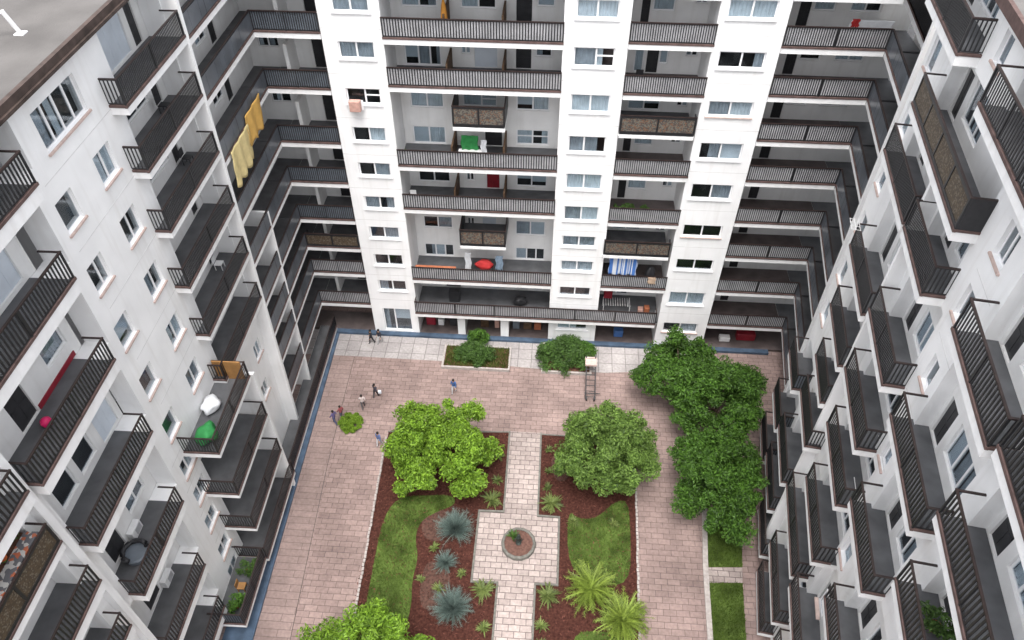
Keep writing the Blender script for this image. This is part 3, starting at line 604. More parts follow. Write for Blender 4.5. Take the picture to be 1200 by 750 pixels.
# stack zero (near loggias)
S0 = [(31.4, 23.3, 30.3), (27.3, 23.95, 30.6), (22.75, 24.25, 30.7), (17.7, 24.45, 30.5), (12.2, 25.0, 30.2), (7.0, 26.0, 30.8), (2.4, 26.4, 30.8)]
for z, a, b in S0: balcony(L0, LF, a, b, z, df=0, db=LR+.02, wallf=-.79, th=.3, ret=(True, True), posts=3.3, pitch=.2, h=1.35, panel=None)
RW = [(24.2, 26.2, 27.8, 29.9, 'blind'), (26.8, 27.9, 27.7, 29.8, 'dark'), (24.0, 25.6, 23.9, 24.9, 'one', ['g']), (27.2, 28.4, 23.1, 25.4, 'dark'), (23.8, 25.3, 18.1, 20.2, 'blind'), (25.9, 27.3, 18.4, 19.8, 'one', ['n']), (27.7, 29.1, 18.4, 19.8, 'one', ['n']),
      (24.6, 26.4, 13.4, 14.8, 'two', ['n', 'g']), (27.6, 28.8, 12.7, 14.7, 'dark'), (24.6, 26.4, 8.2, 9.6, 'two', ['p', 'n']), (27.6, 28.9, 7.4, 9.4, 'dark'), (24.4, 26.6, 32.0, 33.6, 'two'), (27.2, 28.4, 31.8, 33.8, 'dark')]
rear(LF, 23.41, 30.9, 0, 34.2, LR, RW, L0)
solid(L0, LF, 24.0, 27.1, LR+.003, LR+.05, 23.07, 23.32, 'redstrip', 'skirting')
solid(L0, LF, 30.87, 31.23, -.79, -.4, 0, 34.2, 'white')
S00 = [(31.3, 31.3, 39), (27.4, 31.3, 39), (23.3, 31.3, 39), (20.2, 31.6, 39), (16.3, 31.4, 39), (12.3, 31.7, 39), (7.5, 31.7, 39)]
for z, a, b in S00: balcony(L0, LF, a, b, z, df=0, db=LR+.02, wallf=-.79, th=.3 if z != 20.2 else .2, ret=(True, True), posts=3.3, pitch=.2, h=1.35, panel=None, style='mosaic2' if z == 20.2 else 'bars')
RW = []
for z, a, b in S00: RW += [(32.0, 33.6, z+.95, z+2.4, 'two'), (34.2, 35.2, z+.4, z+2.4, 'dark'), (36.2, 37.6, z+.95, z+2.4, 'two')]
rear(LF, 30.91, 39.2, 0, 34.2, LR, RW, L0)
OP = openings(S1, .27, -1.2, .18, 34.1)+openings(S0, -1.1, -.12, .31, 34.1)+openings(S00, .2, 0, .31, 34.1)+openings(S1b, .25, -.95, .18, 12.6)
OP = [(q[0], q[1], q[2], q[3]) for q in OP]
wall(L0, LF, 8.75, 39.1, 0, 34.1, -.8, OP+[q[:4] for q in HW+HL+HM], th=1.13)
for z in [q+1.65 for q in zw[:6]]: solid(L0, LF, 15.9, 22.1, -.82, -.796, z-.02, z+.02, 'joint', 'panel_joint')
for z in [q+1.3 for q in zw[6:]]: solid(L0, LF, 21.9, 23.6, -.82, -.796, z-.02, z+.02, 'joint', 'panel_joint')
for q in HW+HL+HM: backing(L0, LF, q, -.8)
wall(L0, LF, 39.1, 52, 0, 34.2, -.8)
# roof
q = MB(); q.box(LF, 8.8, 52, -16, -.55, 34.22, 34.5); rf = q.build('roof', M['roof'], L0)
q = MB(); q.box(LF, 8.8, 52, -.56, -.36, 34.05, 34.56); q.box(LF, 8.8, 52, -.36, -.26, 34.1, 34.24); q.build('roof_edge', M['roofedge'], rf)
q = MB(); q.box(LF, -4, 8.79, -16, -.1, 34.22, 34.5); q.build('roof', M['roof'], L0)
solid(L0, LF, -4, 52, -15.8, -15.5, 0, 34.2, 'white', 'rear_wall'); solid(L0, LF, 51.8, 52, -15.48, -1.03, 0, 34.2, 'white', 'end_wall')
# ================================================================== RIGHT WING
R0 = tag(empty('apartment_building', (20, -20, 0)), 'white apartment wing on the right with stacked dark railed balconies, angled to the courtyard', 'building')
for z in LFz: balcony(R0, RF, .08, 6.3, z-.004, df=0, db=-2.2, posts=3, panel='arm', out=True, ret=(False, True), wallf=-1.0)
RW = []
for z in LFz: RW += [(.8, 1.7, z+.2, z+2.3, 'dark'), (2.3, 4.0, z+1, z+2.3, 'two'), (4.6, 5.5, z+.2, z+2.3, 'dark')]
rear(RF, -3.0, 6.6, 0, 36.5, -2.22, RW, R0)
RWF, RBK = -.9, -1.5
# near block: z, far, near, style
RB_ = [(34.1, 9.8, 16.1, 'bars'), (27.5, 12.3, 18.35, 'bars'), (22.05, 13.0, 18.5, 'bars'), (18.4, 13.8, 18.6, 'bars'), (15.3, 14.85, 18.55, 'bars'), (12.1, 14.85, 19.2, 'bars'), (7.0, 13.7, 18.3, 'bars'), (3.6, 13.6, 18.2, 'bars'), (1.3, 16.6, 20.3, 'bars'),
       (30.6, 13.4, 22.9, 'mosaic2'), (27.5, 18.55, 23.0, 'bars'), (22.95, 18.95, 23.8, 'bars'), (19.25, 19.4, 24.5, 'bars'), (16.0, 20.4, 25.5, 'bars'), (11.95, 21.15, 26.3, 'bars'), (8.15, 19.2, 25.2, 'bars'), (3.9, 20.7, 26.0, 'bars'), (.45, 20.9, 25.2, 'bars'),
       (34.1, 19.9, 27.5, 'bars'), (28.9, 26.2, 31.4, 'bars'), (23.2, 25.55, 30.9, 'bars'), (17.95, 26.3, 30.8, 'bars'), (13.35, 28.8, 33.0, 'bars'), (7.8, 25.5, 31.0, 'bars'),
       (33.2, 31.7, 39, 'bars'), (29.5, 31.7, 39, 'bars'), (25.3, 31.4, 38, 'bars'), (21.3, 31.8, 38, 'bars'), (17.2, 33.2, 38, 'bars'), (11, 32, 38, 'bars'), (4, 27, 38, 'bars')]
for z, a, b, st in RB_: balcony(R0, RN, a+.03, b-.03, z, df=0, db=RBK+.02, wallf=RWF, th=.2, ret=(True, True), posts=3.0, style=st, pitch=.15 if a < 19 else .2, h=1.4, panel=None)
RW = []
used = []
for z, a, b, st in RB_:
    c = [(a+.5, a+1.4, z+.25, z+2.4, 'dark'), (a+1.9, min(a+4.4, b-.35), z+.75, z+2.5, 'triple', 'rnd')]
    for q in c:
        if all(q[1] < e[0]-.05 or q[0] > e[1]+.05 or q[3] < e[2]-.05 or q[2] > e[3]+.05 for e in used) and 9.5 < q[0]: RW.append(q); used.append(q)
rear(RN, 9.9, 40, 0, 36.5, RBK, RW, R0)
HX = [(10.35, 11.5, z, z+1.55, 'one') for z in (31.2, 27.9, 24.6, 21.3, 18.0, 14.7)]
for q in HX: window(R0, RN, *q[:4], RWF, 'one', 'rnd', sill='sill')
for z in (10.4, 6.2, 2.4): balcony(R0, RN, 9.95, 13.4, z, df=0, db=RBK+.02, wallf=RWF, th=.2, ret=(True, True), posts=3, h=1.35)
# window wall between third and fourth stack
HR = [(24.25, 25.3, 31.1, 32.6, 'two', ['n', 'n']), (24.0, 24.85, 28.0, 29.5, 'one', ['n']), (24.45, 25.25, 24.7, 26.2, 'one', ['n']), (24.9, 25.7, 19.8, 21.2, 'one', ['b']), (26.3, 27.3, 13.8, 15.2, 'one', ['p']), (26.9, 27.9, 9.6, 10.9, 'one', ['p'])]
for q in HR: window(R0, RN, *q[:4], RWF, q[4], q[5], sill='sill', deep=.16)
# top-floor wall
balcony(R0, RF, .08, 6.3, 30.3, df=0, db=-2.2, posts=3, panel='slate', ret=(False, True), wallf=-1.0)
blade(RN, 18.75, 18.4, .24, RBK+.02, -.25, 0, 30.3, R0)
blade(RF, 6.55, 6.3, .3, -2.2, .04, 0, 36.4, R0)
HT = [(17.2, 18.2, 34.75, 36.0, 'one', ['g'])]
for q in HT: window(R0, RN, *q[:4], RWF, q[4], q[5], sill='sill', deep=.16)
XS = [(z, 9.95, 13.4) for z in (10.4, 6.2, 2.4)]
st2 = [q[:3] for q in RB_ if q[1] < 17 and q[2] < 21 and q[0] < 33]; st3 = [q[:3] for q in RB_ if 18 < q[1] < 25.4 and q[2] < 27 and q[0] < 33]
st2 = [q for q in st2 if q[0] > 7.5]+[(7.0, 13.8, 18.3), (3.6, 13.8, 18.2)]; st3 = [q for q in st3 if q[0] != .45]+[(.45, 20.9, 25.2)]
st4 = [q[:3] for q in RB_ if 25.4 < q[1] < 29 and q[0] < 33 and q[0] > 5]; st5 = [q[:3] for q in RB_ if q[1] > 29.5 and q[0] < 33]
OP = openings(st2, .3, -.35, .21, 30.2)+openings(st3, .3, -.35, .21, 30.2)+openings(st4, .3, -.35, .21, 32.6)+openings(st5, .3, -.3, .21, 32.8)+openings(XS, .4, -.4, .21, 12.4)
OP += [(10.2, 15.7, 34.2, 36.5), (20.2, 27.2, 34.2, 36.5), (13.7, 22.6, 30.7, 33.8), (31.9, 38.7, 33.3, 36.4)]
wall(R0, RN, 9.9, 39.6, 0, 36.55, RWF, OP+[q[:4] for q in HX+HR+HT], th=.73)
for q in HX+HR+HT: backing(R0, RN, q, RWF)
for z in (30.1, 26.8, 23.4, 20.0, 16.6): solid(R0, RN, 23.9, 25.9, RWF-.02, RWF+.004, z-.02, z+.02, 'joint', 'panel_joint')
balcony(R0, RF, .08, 6.3, 30.3, df=0, db=-2.2, posts=3, panel='slate', ret=(False, True), wallf=-1.0)
q = MB(); q.box(RF, -3, 7.6, -16, -.3, 36.45, 36.6); q.build('roof', M['roof'], R0)
q = MB(); q.box(RN, 9.9, 60, -16, RWF+.25, 36.62, 36.9); rf = q.build('roof', M['roof'], R0)
q = MB(); q.box(RN, 9.9, 60, RWF+.25, RWF+.42, 36.5, 36.96); q.build('roof_edge', M['trim'], rf)
wall(R0, RN, 39.5, 60, 0, 36.55, RWF)
solid(R0, RN, 9, 60, -15.8, -15.5, 0, 36.6, 'white', 'rear_wall'); solid(R0, RN, 9.0, 9.2, -15.48, -3.22, 0, 36.6, 'white', 'end_wall')
#@@TREES
# ================================================================== VEGETATION
def leaves(centers, sig, nper, size, rng, up=.5, squash=1.0, shape=.55):
    C = np.repeat(np.array(centers), nper, 0); n = len(C)
    S = np.repeat(np.array(sig), nper) if not np.isscalar(sig) else np.full(n, sig)
    d = rng.normal(size=(n, 3)); d /= np.linalg.norm(d, axis=1)[:, None]
    rr = S*(rng.random(n)**.45); p = C+d*rr[:, None]*np.array([1, 1, squash])
    nr = d*.6+rng.normal(size=(n, 3))*.55+np.array([0, 0, up]); nr /= np.linalg.norm(nr, axis=1)[:, None]
    t = np.cross(nr, rng.normal(size=(n, 3))); t /= np.linalg.norm(t, axis=1)[:, None]; b = np.cross(nr, t)
    L = size*(.6+.8*rng.random(n)); W = L*shape
    tip = nr*(-L*.25)[:, None]
    V = np.stack([p-t*L[:, None], p-b*W[:, None]*.8+nr*(L*.12)[:, None], p+t*L[:, None]+tip, p+b*W[:, None]*.8+nr*(L*.12)[:, None]], 1).reshape(-1, 3)
    return V, np.arange(n*4).reshape(-1, 4)
def crown_centres(c, rad, n, rng, lobes, rough=.28, low=-.45, inner=.3):
    out = []
    ph = rng.random((6, 3))*6.28
    while len(out) < n:
        d = rng.normal(size=3); d /= np.linalg.norm(d)
        if d[2] < low: continue
        k = 1+rough*sum(math.sin(lobes*(1+.5*i)*d[i % 3]+ph[i, 0])*math.cos(lobes*d[(i+1) % 3]+ph[i, 1]) for i in range(3))/1.6
        q = rng.random(); rr = k*(rng.uniform(.78, 1.0) if q > inner else rng.uniform(.35, .8))
        out.append((c[0]+d[0]*rad[0]*rr, c[1]+d[1]*rad[1]*rr, c[2]+d[2]*rad[2]*rr))
    return out
def tree(label, base, crown, rad, n, nper, size, sig, leafmat, seed, lobes=3.0, rough=.28, extra=(), trunk_r=.2, group=None, inner=.3, squash=.75, name='tree', cat='tree', low=-.45, lean=None):
    rng = np.random.default_rng(seed); T = tag(empty(name, (*base, 0)), label, cat, group)
    cs = crown_centres(crown, rad, n, rng, lobes, rough, low, inner)
    for (ec, er, en) in extra: cs += crown_centres(ec, er, en, rng, 2.5, .3, -.6, .3)
    sg = [sig*rng.uniform(.65, 1.3) for _ in cs]
    V, Fq = leaves(cs, sg, nper, size, rng, squash=squash)
    mb = MB(); mb.arrays(V, Fq); mb.build('crown', leafmat, T, fix=False)
    mb = MB(); x, y = base; top = Vector((crown[0], crown[1], crown[2]-rad[2]*.35))
    k0 = Vector((x, y, 0)); mid = k0.lerp(top, .55)+Vector((rng.normal(0, .1), rng.normal(0, .1), 0))
    mb.tube([k0, k0+Vector((0, 0, .25)), mid, top], [trunk_r*1.5, trunk_r*1.05, trunk_r*.85, trunk_r*.5], 9)
    for q in [cs[i] for i in rng.choice(len(cs), min(16, len(cs)), replace=False)]:
        q = Vector(q); s_ = mid.lerp(top, rng.random()); m_ = s_.lerp(q, .5)+Vector((0, 0, .15)); mb.tube([s_, m_, q], [trunk_r*.4, trunk_r*.24, trunk_r*.08], 6)
    mb.build('trunk', M['bark'], T)
    return T
LM = dict(
 bright=mat('leaf_bright', (.12, .235, .020), .5, .25, .8, .3, kind='leaf', col2=(.24, .40, .04)),
 mid=mat('leaf_mid', (.085, .165, .028), .5, .25, .8, .3, kind='leaf', col2=(.19, .30, .065)),
 deep=mat('leaf_deep', (.04, .10, .014), .5, .4, .5, .3, kind='leaf', col2=(.10, .21, .03)),
 bush=mat('leaf_bush', (.05, .11, .022), .5, .3, .8, .35, kind='leaf', col2=(.10, .19, .04)),
 lime=mat('leaf_lime', (.15, .27, .02), .5, .2, .8, .3, kind='leaf', col2=(.25, .40, .04)),
 spruce=mat('leaf_blue_green', (.10, .145, .13), .6, .25, .8, .2, kind='leaf', col2=(.22, .29, .26)),
 palm=mat('leaf_yellow_green', (.14, .21, .03), .5, .25, .8, .3, kind='leaf', col2=(.27, .36, .06)),
 fern=mat('leaf_fern', (.10, .14, .035), .55, .3, .8, .3, kind='leaf', col2=(.19, .24, .07)),
)
tree('loose bright yellow-green tree in the left flower bed beside the path', (-7.2, -14.2), (-7.3, -14.0, 3.3), (3.2, 3.0, 1.9), 105, 230, .12, .62, LM['bright'], 11, 4.0, .36, extra=[((-10.0, -13.6, 2.9), (1.5, 1.3, .8), 14), ((-4.7, -14.1, 2.9), (1.2, 1.1, .8), 9), ((-5.4, -16.2, 2.6), (1.3, 1.1, .9), 14), ((-9.3, -16.3, 2.3), (1.3, 1.0, .6), 9), ((-9.2, -11.4, 3.2), (1.3, 1.0, .8), 10), ((-5.2, -11.5, 3.2), (1.1, 1.1, .9), 9)], trunk_r=.17)
tree('rounded mid-green tree in the right flower bed beside the path', (4.9, -13.9), (4.75, -13.6, 3.0), (3.6, 3.3, 2.5), 170, 220, .115, .6, LM['mid'], 12, 3.0, .2, extra=[((6.9, -14.0, 2.6), (1.5, 1.4, 1.2), 16), ((3.3, -11.2, 3.0), (1.3, 1.1, .9), 10)], trunk_r=.18)
tree('bright green tree at the bottom edge of the left bed', (-9.8, -29.8), (-9.6, -29.5, 3.1), (3.5, 2.9, 2.1), 130, 220, .12, .6, LM['bright'], 13, 3.5, .3, trunk_r=.18)
tree('dark green spreading tree nearest the end building by the walkway', (11.0, -5.6), (10.7, -5.6, 3.2), (3.3, 2.9, 2.2), 150, 190, .12, .6, LM['deep'], 14, 3.2, .24, trunk_r=.2, group='dark trees along the right side')
tree('dark green tree in the middle of the right-hand row', (13.4, -9.3), (13.1, -8.9, 3.6), (3.3, 3.4, 2.5), 150, 190, .12, .6, LM['deep'], 15, 3.2, .22, extra=[((11.6, -8.0, 3.2), (1.6, 1.6, 1.2), 18), ((15.3, -6.6, 3.0), (1.5, 1.7, 1.2), 14)], trunk_r=.2, group='dark trees along the right side')
tree('dark green tree at the near end of the row beside the grass strip', (13.0, -15.6), (12.5, -15.0, 3.3), (2.9, 3.6, 2.4), 150, 190, .12, .6, LM['deep'], 16, 3.2, .22, extra=[((13.3, -18.2, 2.7), (1.3, 1.5, 1.1), 16), ((11.2, -16.6, 2.7), (1.3, 1.3, 1.0), 12)], trunk_r=.2, group='dark trees along the right side')
def spiky(name, label, cat, c, n, ln, wd, rise, droop, mt, seed, group=None, seg=4, twig=0):
    rng = np.random.default_rng(seed); mb = MB()
    for k in range(n):
        a = rng.random()*6.283; el = rise*(.25+.95*rng.random()); l = ln*(.6+.5*rng.random()); w_ = wd*(.7+.6*rng.random())
        dr = droop*(.5+rng.random()); pts = []
        ox, oy = rng.normal(0, ln*.06, 2)
        for j in range(seg+1):
            t = j/seg; hz = l*t*math.cos(el*(1-dr*t*.6)); z = l*t*math.sin(el)-dr*l*t*t*.55
            pts.append(Vector((c[0]+ox+math.cos(a)*hz, c[1]+oy+math.sin(a)*hz, max(.04, c[2]+z+.05))))
        sd_ = Vector((-math.sin(a), math.cos(a), rng.normal(0, .3)))
        i0 = len(mb.v)
        for j, p in enumerate(pts):
            ww = w_*(math.sin(math.pi*min(1, .18+.82*j/seg))*.9+.08); mb.v += [tuple(p-sd_*ww), tuple(p+sd_*ww)]
        for j in range(seg): mb.f.append((i0+2*j, i0+2*j+1, i0+2*j+3, i0+2*j+2)); mb.mi.append(0)
        for q in range(twig):                                   # side needles / leaflets
            t = rng.uniform(.15, 1); j = min(seg-1, int(t*seg)); p = pts[j].lerp(pts[j+1], t*seg-j); dv = (pts[j+1]-pts[j]).normalized()
            s_ = sd_*(1 if q % 2 else -1); e = p+(dv*.7+s_*.8+Vector((0, 0, rng.normal(0, .25)))).normalized()*ln*.17*(1.2-t*.6); pw = dv*wd*.35
            i1 = len(mb.v); mb.v += [tuple(p-pw), tuple(p+pw), tuple(e)]; mb.f.append((i1, i1+1, i1+2)); mb.mi.append(0)
    o = mb.build(name, mt, fix=False); return tag(o, label, cat, group)
spiky('spiky_shrub', 'large blue-green spiky shrub at the edge of the left lawn, farthest from camera', 'shrub', (-5.7, -18.9, .1), 300, 1.6, .02, 1.3, .2, LM['spruce'], 1, 'blue-green shrubs in the left bed', twig=34)
spiky('spiky_shrub', 'smallest blue-green spiky shrub, between the two large ones', 'shrub', (-6.1, -21.4, .05), 180, 1.0, .02, 1.25, .2, LM['spruce'], 2, 'blue-green shrubs in the left bed', twig=28)
spiky('spiky_shrub', 'large blue-green spiky shrub in red mulch near the bottom of the left bed', 'shrub', (-5.2, -24.5, .1), 310, 1.6, .02, 1.25, .2, LM['spruce'], 3, 'blue-green shrubs in the left bed', twig=34)
spiky('palm_plant', 'tall yellow-green arching palm plant, the farther one in the right bed', 'plant', (3.75, -22.7, .2), 150, 2.0, .05, 1.25, .75, LM['palm'], 4, 'yellow-green palm plants', seg=6, twig=40)
spiky('palm_plant', 'tall yellow-green arching palm plant nearer the paving in the right bed', 'plant', (5.7, -24.6, .2), 140, 1.95, .05, 1.2, .7, LM['palm'], 5, 'yellow-green palm plants', seg=6, twig=40)
for i, (x, y, lb, sz) in enumerate([(-3.4, -16.3, 'pale green fern at the inner corner of the left bed, far side of the fountain', .95), (.95, -16.3, 'pale green fern at the inner corner of the right bed, far side of the fountain', 1.0), (-3.35, -23.1, 'pale green fern at the inner corner of the left bed, near side of the fountain', .95), (.9, -23.2, 'pale green fern at the inner corner of the right bed, near side of the fountain', .95)]):
    spiky('fern', lb, 'fern', (x, y, .05), 60, sz, .05, 1.0, .7, LM['fern'], 20+i, 'ferns at the corners of the beds', twig=12)
for i, (x, y, s_, lb) in enumerate([(-3.2, -12.5, .6, 'low shrub under the bright tree next to the path kerb'), (-3.1, -14.6, .55, 'low shrub by the path kerb, between tree and fern'), (.6, -11.6, .45, 'low shrub just inside the far end of the right bed'), (.7, -13.6, .45, 'low shrub by the path kerb left of the round tree'), (.65, -15.0, .5, 'low shrub by the path kerb next to the right fern'),
        (-7.0, -20.3, .55, 'small green shrub beside the bare soil in the left bed'), (-4.9, -22.0, .45, 'small green shrub between the middle spiky shrub and the paving'), (-6.3, -23.2, .6, 'small green shrub touching the nearest spiky shrub'), (-7.6, -22.6, .4, 'tiny green shrub alone on the lawn border'), (.6, -25.2, .6, 'low shrub on the right of the near path, upper one'), (.6, -26.5, .6, 'low shrub on the right of the near path, lower one'), (-3.1, -25.6, .6, 'low shrub on the left of the near path'), (-4.2, -27.2, .6, 'low shrub at the bottom edge left of the path'),
        (5.4, -17.6, .5, 'small green shrub on the right lawn'), (2.6, -17.6, .55, 'small green shrub at the corner of the right lawn')]):
    spiky('low_shrub', lb, 'shrub', (x, y, .03), 34, s_, .04, 1.1, .5, LM['fern'], 40+i, 'low shrubs in the beds', twig=8)
def bush(name, label, c, rad, n, nper, size, sig, mt, seed, cat='bush', rough=.2):
    rng = np.random.default_rng(seed); cs = crown_centres(c, rad, n, rng, 3, rough, -.15, .25)
    V, Fq = leaves(cs, sig, nper, size, rng, squash=.8); mb = MB(); mb.arrays(V, Fq); return tag(mb.build(name, mt, fix=False), label, cat)
bush('bush', 'rounded green bush growing in the left stone planter', (-6.1, -2.5, .45), (1.6, 1.15, .9), 60, 130, .085, .42, LM['bush'], 31)
bush('bush', 'wide green bush filling the right stone planter', (1.7, -2.1, .55), (2.2, 1.8, 1.15), 105, 130, .085, .45, LM['bush'], 32)
bush('bush', 'low darker bush at the right end of the right stone planter', (3.3, -1.6, .4), (.9, .9, .8), 34, 120, .085, .4, LM['deep'], 33)
bush('topiary', 'small round clipped bush alone on the pink paving', (-15.1, -10.2, .2), (.92, .92, .62), 130, 130, .05, .16, LM['lime'], 34, rough=.02)
bush('palm_bush', 'dark bush against the ground-floor terrace of the end building', (-5.9, -.8, .7), (.7, .5, .8), 26, 90, .1, .35, LM['deep'], 35)
def planter(label, x0, x1, y0, y1):
    P_ = tag(empty('planter', ((x0+x1)/2, (y0+y1)/2, 0)), label, 'planter', 'stone planters below the end building')
    q = MB()
    for a in ((x0, x1, -y0-.16, -y0), (x0, x1, -y1, -y1+.16), (x0, x0+.16, -y1+.16, -y0-.16), (x1-.16, x1, -y1+.16, -y0-.16)): q.box(WF, a[0], a[1], a[2], a[3], .009, .3)
    q.build('rim', M['palestone'], P_); q = MB(); q.box(WF, x0+.161, x1-.161, -y1+.161, -y0-.161, .009, .22); q.build('soil', M['soil'], P_)
planter('long low stone planter with a round bush and grass, left one', -8.75, -2.95, -3.9, -1.25)
planter('low stone planter hidden under a wide bush, right one', -.3, 3.95, -3.85, -.5)
g = grass('planter_grass', [(-8.5, -3.7), (-3.1, -3.7), (-3.1, -1.4), (-8.5, -1.4)], 5000, .24); g.location.z += .2
# ================================================================== FOUNTAIN, CART, PEOPLE
Fo = tag(empty('stone_basin', (-1.22, -19.65, 0)), 'round stone basin with a dark statue in the middle of the path crossing', 'basin')
q = MB(); q.lathe((-1.22, -19.65, .015), [(1.2, 0), (1.2, .3), (1.14, .36), (1.04, .36), (1.0, .32), (1.0, .2)], 14); q.build('rim', M['stone'], Fo)
q = MB(); q.lathe((-1.22, -19.65, .015), [(.998, .2), (.998, .26), (.3, .3)], 18); q.build('soil', mat('basin_gravel', (.12, .065, .052), .95, .3, 6, .1, .6, 30), Fo)
St = tag(empty('statue', (-1.22, -19.65, .3)), 'small dark statue standing in the round stone basin', 'statue')
q = MB(); q.lathe((-1.22, -19.65, .3), [(.2, 0), (.2, .1), (.12, .16), (.12, .3), (.17, .34)], 12); q.build('pedestal', M['bronze'], St)
q = MB(); q.lathe((-1.22, -19.65, .64), [(.10, 0), (.15, .15), (.12, .3), (.16, .45), (.13, .55), (.05, .6), (.09, .66), (.10, .74), (.06, .82)], 12); q.tube([(-1.32, -19.65, 1.1), (-1.5, -19.75, 1.0), (-1.45, -19.85, .85)], [.05, .045, .035], 7); q.tube([(-1.12, -19.65, 1.1), (-.96, -19.72, .95), (-1.05, -19.85, .9)], [.05, .045, .035], 7); q.build('figure', M['bronze'], St, smooth=True)
spiky('basin_plant', 'small green plant growing at the left of the stone basin', 'plant', (-1.6, -19.2, .3), 40, .6, .04, 1.3, .4, LM['bush'], 61, twig=8)
T = tag(empty('ladder_cart', (3.85, -5.2, 0)), 'dark metal ladder on small wheels leaning towards the right planter', 'ladder cart')
for x in (3.45, 4.2):
    q = MB(); q.tube([(x, -6.55, .2), (x, -4.2, 1.0), (x, -3.0, 1.55)], .05, 6); q.build('side_rail', M['steel'], T)
for k in range(8):
    t = k/7; q = MB(); y = -6.3+3.1*t; z = .28+1.2*t; q.tube([(3.45, y, z), (4.2, y, z)], .032, 6); q.build('rung', M['steel'], T)
for x in (3.52, 4.13):
    q = MB(); q.tube([(x-.05, -6.45, .2), (x+.05, -6.45, .2)], .19, 14); q.build('wheel', M['rail'], T)
q = MB(); q.tube([(3.3, -6.0, .35), (4.6, -6.0, .35)], .04, 6); q.build('axle_bar', M['steel'], T)
q = MB(); q.box(WF, 3.35, 4.3, 3.0, 3.9, 1.25, 1.5); tag(q.build('stone_block', M['sill'], bevel=.03), 'pinkish square block at the top of the dark ladder', 'block')
def person(label, pos, ang, top, legs, hair=(.02, .015, .012), hgt=1.68, stride=.25, arm=.2, group='people walking in the courtyard'):
    v = [(0, 0, .95), (0, 0, 1.15), (0, .0, 1.38), (0, .01, 1.5), (0, .03, 1.6), (0, .02, 1.7),
         (.10, 0, .9), (.11, stride*.5, .48), (.11, stride*.75-.02, .08), (.11, stride*.75+.14, .04),
         (-.10, 0, .9), (-.11, -stride*.35, .48), (-.11, -stride*.9-.05, .1), (-.11, -stride*.9+.1, .04),
         (.19, 0, 1.4), (.25, -arm*.6, 1.14), (.24, -arm*.3+.08, .9), (.235, -arm*.2+.13, .81),
         (-.19, 0, 1.4), (-.25, arm*.5, 1.14), (-.24, arm+.08, .92), (-.235, arm+.14, .84)]
    e = [(0, 1), (1, 2), (2, 3), (3, 4), (4, 5), (0, 6), (6, 7), (7, 8), (8, 9), (0, 10), (10, 11), (11, 12), (12, 13), (2, 14), (14, 15), (15, 16), (16, 17), (2, 18), (18, 19), (19, 20), (20, 21)]
    rr = [.135, .12, .145, .06, .085, .085, .095, .07, .045, .04, .095, .07, .045, .04, .065, .045, .035, .03, .065, .045, .035, .03]
    me = bpy.data.meshes.new('person_base'); me.from_pydata([(a*hgt/1.78, b*hgt/1.78, c*hgt/1.78) for a, b, c in v], e, [])
    o = bpy.data.objects.new('person_base', me); COL.objects.link(o); mo = o.modifiers.new('s', 'SKIN'); o.modifiers.new('d', 'SUBSURF').levels = 1
    for k, s_ in enumerate(me.skin_vertices[0].data): s_.radius = (rr[k]*1.0, rr[k]*(.78 if k < 3 else 1)); s_.use_root = (k == 0)
    bpy.context.view_layer.update(); dg = bpy.context.evaluated_depsgraph_get(); nm = bpy.data.meshes.new_from_object(o.evaluated_get(dg)); bpy.data.objects.remove(o)
    nm.name = 'person'; nm.materials.clear()
    sk = mat('skin', (.42, .25, .17), .6, .05, 3); tm = mat('cloth_%d_%d_%d' % tuple(int(c*99) for c in top), top, .9, .12, 6); lm_ = mat('cloth_%d_%d_%d' % tuple(int(c*99) for c in legs), legs, .9, .12, 6); sh = M['dark']
    for q in (sk, tm, lm_, sh): nm.materials.append(q)
    s_ = hgt/1.78
    for p in nm.polygons:
        z = p.center.z/s_; x = abs(p.center.x)/s_
        p.material_index = 3 if z < .09 else 2 if z < .93 and x < .2 else 1 if z < 1.5 and not (x > .19 and z < 1.0) else 0; p.use_smooth = True
    ob = bpy.data.objects.new('person', nm); COL.objects.link(ob); ob.location = (pos[0], pos[1], .01); ob.rotation_euler = (0, 0, ang); WLOC[ob.name] = Vector(ob.location)
    mb = MB(); mb.lathe((0, .0, 1.60*s_), [(.102*s_, 0), (.112*s_, .06*s_), (.105*s_, .13*s_), (.07*s_, .175*s_), (.02*s_, .19*s_)], 12)
    hm = bpy.data.meshes.new('hair'); hm.from_pydata(mb.v, [], mb.f); hm.materials.append(mat('hair_%d' % int(hair[0]*999), hair, .7, .2, 5)); h = bpy.data.objects.new('hair', hm); COL.objects.link(h); h.parent = ob; h.location = (0, -.005*s_, .0)
    return tag(ob, label, 'person', group)
person('person in black top with white bag by the end building, left of the pair', (-15.2, -1.35), 2.4, (.03, .03, .035), (.03, .03, .035))
person('person in dark coat and pale trousers by the end building, right of the pair', (-14.5, -1.25), 2.9, (.04, .04, .05), (.45, .45, .45))
person('person in pale top and grey trousers on the pink paving near the round bush', (-14.45, -8.5), .4, (.55, .47, .45), (.09, .085, .09))
person('person in dark clothes with a pale bag, farther left on the pink paving', (-13.65, -7.3), -.5, (.06, .055, .07), (.05, .05, .055))
person('person in blue jacket and pale trousers alone in the middle of the paving', (-7.35, -6.4), 3.0, (.05, .11, .27), (.5, .5, .52))
person('person in blue shirt and white trousers beside the left tree', (-12.45, -12.0), 2.8, (.10, .14, .28), (.55, .55, .57))
person('person in purple top behind the small round clipped bush', (-16.35, -10.2), 1.2, (.12, .10, .22), (.08, .09, .16))
person('person in red top just past the small round clipped bush', (-15.95, -9.6), 1.0, (.28, .07, .08), (.09, .09, .12), hgt=1.55)
